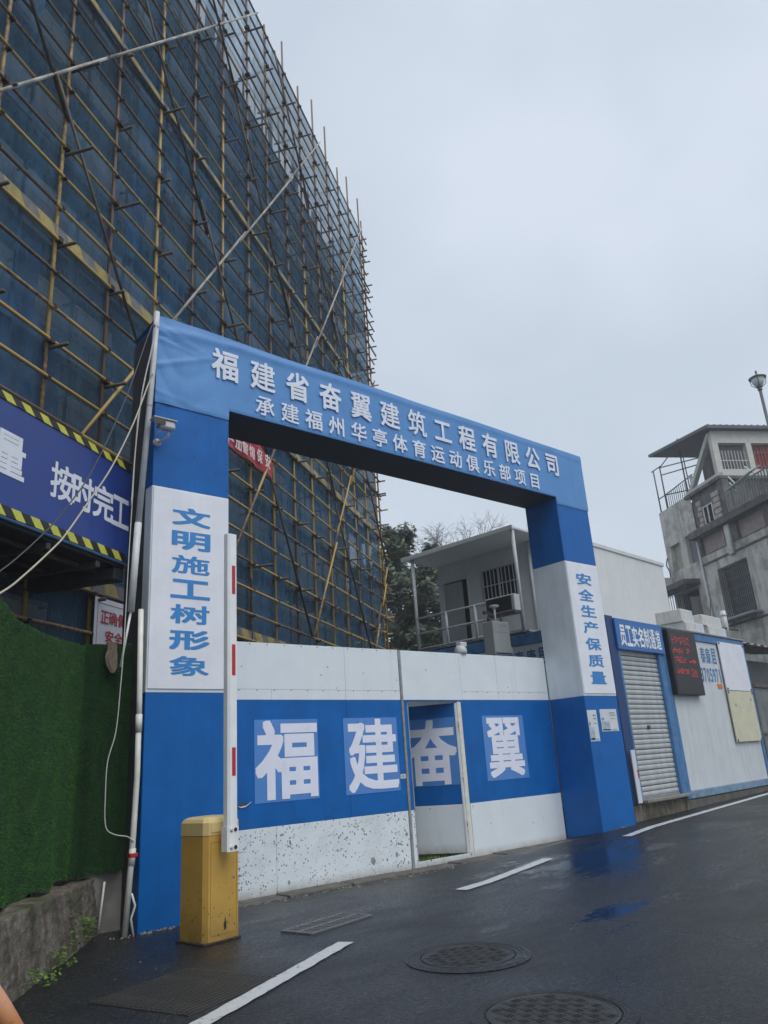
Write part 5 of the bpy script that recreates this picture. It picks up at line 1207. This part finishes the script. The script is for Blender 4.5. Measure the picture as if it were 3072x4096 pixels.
# rooftop room
obx('roof_slab', 'stained_dark', 1.55, 3.30, -0.14, 6.0, 7.93, 8.03)
def holes_wall_y(xc, y0, y1, z0, z1, hs, dep, m):
    mb = MB(); mb.holes(y0, y1, Zf(z0), Zf(z1), [(a, b, Zf(c), Zf(d)) for a, b, c, d in hs], 0, dep); mb.v = [(xc-y, x, z) for x, y, z in mb.v]; return obj('wall', mb, m, ob)
holes_wall_y(X(3.24), -0.02, 6.0, 8.03, 9.36, [(0.28, 1.74, 8.23, 9.0), (2.03, 3.5, 8.23, 9.0), (3.8, 5.2, 8.23, 9.0)], 0.3, 'old_plaster_pale')
obx('inner_room', 'stained_dark', 1.9, 3.05, 0.8, 5.9, 8.03, 9.3)
for y0, m in ((0.28, 'stained_dark'), (2.03, 'red_sheet'), (3.8, 'red_sheet')):
    mb = MB(); mb.quad((X(3.24)-0.28, y0, Zf(8.23)), (X(3.24)-0.28, y0+1.47, Zf(8.23)), (X(3.24)-0.28, y0+1.47, Zf(9.0)), (X(3.24)-0.28, y0, Zf(9.0))); pn = obj('window_panel', mb, m, ob)
    if m == 'stained_dark':
        q = MB(); q.bbox(X(3.24)-0.06, X(3.24)-0.03, -0.014, 0.014, Zf(8.23), Zf(8.78), 0.004); qm = q.mesh('window_bar')
        for i in range(8): inst('window_bar', qm, 'iron_light', pn, (0, y0+0.15+i*0.165, 0))
        obx('window_bar', 'iron_light', 3.205, 3.222, y0, y0+1.45, 8.48, 8.5, pn, 0.004)
    else:
        for z in (8.30, 8.72): obx('window_bar', 'iron_grey', 3.2, 3.22, y0, y0+1.45, z, z+0.025, pn, 0.004)
        for i in range(8): obx('sheet_rib', 'red_sheet', 3.09, 3.11, y0+0.03+i*0.18, y0+0.11+i*0.18, 8.24, 8.99, pn, 0.01)
# slanted brace frame on the W face
def bar2(name, m, p, q, wd, y0, y1):
    (x0, z0), (x1, z1) = p, q; a = Vector((X(x0), Zf(z0))); b = Vector((X(x1), Zf(z1))); d = (b-a).normalized(); n = Vector((-d.y, d.x))*wd
    mb = MB(); mb.prism([tuple(a+n), tuple(b+n), tuple(b-n), tuple(a-n)], 'y', y0, y1); return obj(name, mb, m, ob)
bar2('brace_beam', 'old_plaster_pale', (1.74, 8.03), (3.12, 9.3), 0.11, -0.04, 0.2)
bar2('brace_beam', 'old_plaster_pale', (1.6, 8.06), (3.24, 8.06), 0.12, -0.05, 0.21)
bar2('brace_beam', 'old_plaster_pale', (3.17, 8.03), (3.17, 9.33), 0.12, -0.03, 0.22)
bar2('brace_beam', 'old_plaster_pale', (1.85, 8.55), (2.1, 8.33), 0.06, -0.02, 0.15)
mb = MB(); mb.add([(X(0.95), -1.0, Zf(9.52)), (X(3.42), -0.35, Zf(9.36)), (X(3.42), 6.5, Zf(9.36)), (X(0.95), 6.5, Zf(9.52)), (X(0.95), -1.0, Zf(9.60)), (X(3.42), -0.35, Zf(9.45)), (X(3.42), 6.5, Zf(9.45)), (X(0.95), 6.5, Zf(9.60))], [(0, 3, 2, 1), (4, 5, 6, 7), (0, 1, 5, 4), (1, 2, 6, 5), (2, 3, 7, 6), (3, 0, 4, 7)]); rf = obj('roof', mb, 'roof_sheet', ob)
for i in range(15):
    y = -0.25+i*0.33; mb = MB(); mb.tube([(X(3.43), y, Zf(9.455)), (X(2.4), y, Zf(9.52))], 0.035, 6); obj('roof_rib', mb, 'roof_sheet', rf)
# rooftop frame at the left corner
rr_ = thing('rooftop_frame', 'thin grey pipe frame and railing on the roof corner of the old building', 'railing', (P0.x, P0.y, Zf(8.05)), R(240))
def rt(name, p, q, r=0.03):
    mb = MB(); f = lambda t: (X(t[0]), t[2] if len(t) > 2 else 0.1, Zf(t[1])-Zf(8.05)); mb.tube([f(p), f(q)], r, 6); obj(name, mb, 'iron_grey', rr_, True)
rt('post', (0.06, 8.05), (0.03, 9.45), 0.04); rt('post', (0.43, 8.05), (0.42, 9.42), 0.04); rt('post', (1.6, 8.05), (1.6, 9.85), 0.04); rt('post', (1.75, 8.05), (1.72, 9.2), 0.03)
rt('rail', (-0.08, 9.45), (0.5, 9.43)); rt('rail', (0.42, 9.4), (1.68, 9.42, 2.5)); rt('rail', (0.42, 9.4), (1.62, 9.7)); rt('rail', (0.05, 8.50), (0.45, 8.50)); rt('rail', (0.43, 8.5), (1.99, 8.57)); rt('rail', (0.43, 8.5), (1.6, 8.52, 2.6)); rt('rail', (0.43, 9.15), (1.7, 9.2, 2.2))
for i in range(14): x = 0.48+i*0.105; rt('baluster', (x, 8.05), (x, 8.5), 0.02)
# glass awning on the terrace
ga = thing('glass_awning', 'pale green glass awning on white struts over the terrace', 'awning', (P0.x, P0.y, 0), R(240))
mb = MB(); mb.add([(X(4.25), -0.6, Zf(7.35)), (X(5.3), -0.6, Zf(7.5)), (X(5.3), -1.2, Zf(7.32)), (X(4.25), -1.2, Zf(7.2)), (X(4.25), -0.6, Zf(7.37)), (X(5.3), -0.6, Zf(7.52)), (X(5.3), -1.2, Zf(7.34)), (X(4.25), -1.2, Zf(7.22))], [(0, 1, 2, 3), (7, 6, 5, 4), (0, 4, 5, 1), (1, 5, 6, 2), (2, 6, 7, 3), (3, 7, 4, 0)]); obj('pane', mb, 'green_glass', ga)
for (a, b) in (((3.9, 7.75), (4.7, 7.2)), ((3.9, 7.58), (4.62, 7.1)), ((4.6, 7.75), (5.4, 7.25))):
    mb = MB(); mb.tube([(X(a[0]), -0.4, Zf(a[1])), (X(b[0]), -1.1, Zf(b[1]))], 0.03, 6); obj('strut', mb, 'iron_light', ga, True)
# street lamp behind
sl_ = thing('street_lamp', 'slim street lamp with a dish shaped head beside the rooftop', 'street lamp', (26.95, 3.94, 0.2))
mb = MB(); mb.tube([(0, 0, 0), (0, 0, 4), (0, 0, 14.45)], [0.10, 0.08, 0.06], 10); obj('pole', mb, 'iron_grey', sl_, True)
mb = MB(); mb.lathe([(0.06, 14.4), (0.10, 14.45), (0.07, 14.52), (0.12, 14.56)], 12); obj('collar', mb, 'iron_grey', sl_)
mb = MB(); mb.lathe([(0.10, 14.57), (0.22, 14.75), (0.27, 14.95)], 18); obj('globe', mb, 'lamp_glass', sl_, True)
mb = MB(); mb.lathe([(0.33, 14.95), (0.34, 14.98), (0.16, 15.08), (0.05, 15.12), (0.03, 15.2), (0.05, 15.25), (0.01, 15.33)], 20); obj('cap', mb, 'iron_grey', sl_, True)
for k in range(4):
    a = k*math.pi/2+0.4; c_, s_ = math.cos(a), math.sin(a)
    mb = MB(); mb.tube([(0.1*c_, 0.1*s_, 14.55), (0.26*c_, 0.26*s_, 14.68), (0.30*c_, 0.30*s_, 14.95)], 0.015, 5); obj('scroll', mb, 'iron_grey', sl_, True)

# ------------------------------------------------------------------ trees behind the cabin
def far(p, k): v = CAM+(Vector(p)-CAM)*k; return v
def tree(name, label, base, top, crown, nleaf, leafs, mat, seed, group):
    rg = random.Random(seed); t = thing(name, label, 'tree', (base[0], base[1], 0), 0, group)
    hgt = top
    mb = MB(); tips = []
    mb.tube([(0, 0, 0), (0.1, 0.05, hgt*0.3), (0.05, 0.1, hgt*0.6), (0.1, 0.0, hgt*0.85)], [0.2, 0.16, 0.10, 0.04], 9)
    for i in range(16):
        z = hgt*rg.uniform(0.25, 0.8); a = rg.uniform(0, 6.28); L = crown*rg.uniform(0.5, 0.95)
        p = Vector((0.05, 0.05, z)); e = p+Vector((math.cos(a)*L, math.sin(a)*L, rg.uniform(0.2, 1.0)))
        mb.tube([p, (p+e)/2+Vector((0, 0, 0.25)), e], [0.06, 0.04, 0.015], 6); tips.append(e); tips.append((p+e)/2+Vector((0, 0, .25)))
    obj('trunk', mb, 'trunk_bark', t, True)
    cl = MB()
    clumps = []
    for i in range(170):
        z = rg.uniform(0.14, 1.0); rad = crown*(0.55+0.45*math.sin(math.pi*min(1, z*0.95)))*(1.0 if z < 0.72 else max(0.3, (1.06-z)/0.34)); a = rg.uniform(0, 6.28); d = rad*math.sqrt(rg.random())
        clumps.append((Vector((d*math.cos(a), d*math.sin(a), z*hgt)), rg.uniform(0.28, 0.6)))
    for i in range(nleaf):
        c, r = clumps[int(rg.random()*len(clumps))]
        q = Vector((rg.gauss(0, 1), rg.gauss(0, 1), rg.gauss(0, 0.75))).normalized()*r*rg.random()**0.4
        p = c+q; s_ = leafs*rg.uniform(0.6, 1.3)
        u = Vector((rg.gauss(0, 1), rg.gauss(0, 1), rg.gauss(0, 0.7))).normalized(); v = u.orthogonal().normalized(); w_ = u.cross(v)
        v, w_ = v*s_*0.5, u*s_
        cl.add([p-w_, p-v, p+w_, p+v], [(0, 1, 2, 3)])
    o = obj('crown', cl, mat, t); return t
b1 = far((12.85, 10.85, 0), 1.28); tree('evergreen_tree', 'dense dark evergreen tree between the scaffolding and the cabin', (b1.x, b1.y), 10.5, 2.9, 34000, 0.12, 'leaf_dark', 5, 'trees behind the cabin')
b2 = far((13.6, 10.0, 0), 1.33); tree('evergreen_tree', 'lower dark green tree peeping over the cabin canopy', (b2.x, b2.y), 9.9, 2.0, 16000, 0.13, 'leaf_dark', 11, 'trees behind the cabin')
b4 = far((12.3, 11.3, 0), 1.45); tree('evergreen_tree', 'dark tree half hidden behind the scaffolding corner', (b4.x, b4.y), 9.4, 2.4, 7000, 0.15, 'leaf_dark', 23, 'trees behind the cabin')
bt = thing('bare_tree', 'leafless tree with fine grey twigs rising above the cabin canopy', 'tree', tuple(far((14.1, 9.55, 0), 1.7)[:2])+(0,))
mb = MB(); rg = random.Random(4)
def grow(p, d, L, r, n):
    e = p+d*L; mb.tube([p, (p+e)/2+Vector((rg.uniform(-.05, .05), rg.uniform(-.05, .05), 0))*L, e], [r, r*0.85, r*0.7], 5, False)
    if n == 0: return
    for k in range(3 if n > 1 else 2):
        a = Vector((rg.gauss(0, .6), rg.gauss(0, .6), rg.gauss(0.12, .35))); grow(e, (d*0.75+a).normalized(), L*rg.uniform(.6, .85), r*0.62, n-1)
for dx in (-0.6, 0.3, 1.3): grow(Vector((dx*0.3, -dx*0.4, 0)), Vector((dx*0.02+0.03*dx, -dx*0.06, 1)).normalized(), 9.3, 0.10, 0); grow(Vector((dx*0.3+dx*0.45, -dx*0.4-dx*0.55, 9.2)), Vector((0.1*dx, -0.1*dx, 1)).normalized(), 1.6, 0.06, 5)
obj('branches', mb, 'twig_grey', bt)

# ------------------------------------------------------------------ rain haze
simple('haze_placeholder', (1, 1, 1))
hz = MATS.pop('haze_placeholder'); hz.name = 'haze_air'; t_ = hz.node_tree; t_.nodes.clear()
ho = t_.nodes.new('ShaderNodeOutputMaterial'); hv = t_.nodes.new('ShaderNodeVolumePrincipled')
hv.inputs['Color'].default_value = (0.88, 0.93, 1.0, 1); hv.inputs['Density'].default_value = 0.0026; hv.inputs['Anisotropy'].default_value = 0.2
t_.links.new(hv.outputs[0], ho.inputs['Volume']); MATS['haze_air'] = hz
mb = MB(); mb.box(-152, 152, -152, 152, -1.2, 22.5)
hzo = obj('haze', mb, 'haze_air'); hzo['kind'] = 'stuff'; hzo['label'] = 'thin pale rain haze filling the air of the whole place'; hzo['category'] = 'haze'
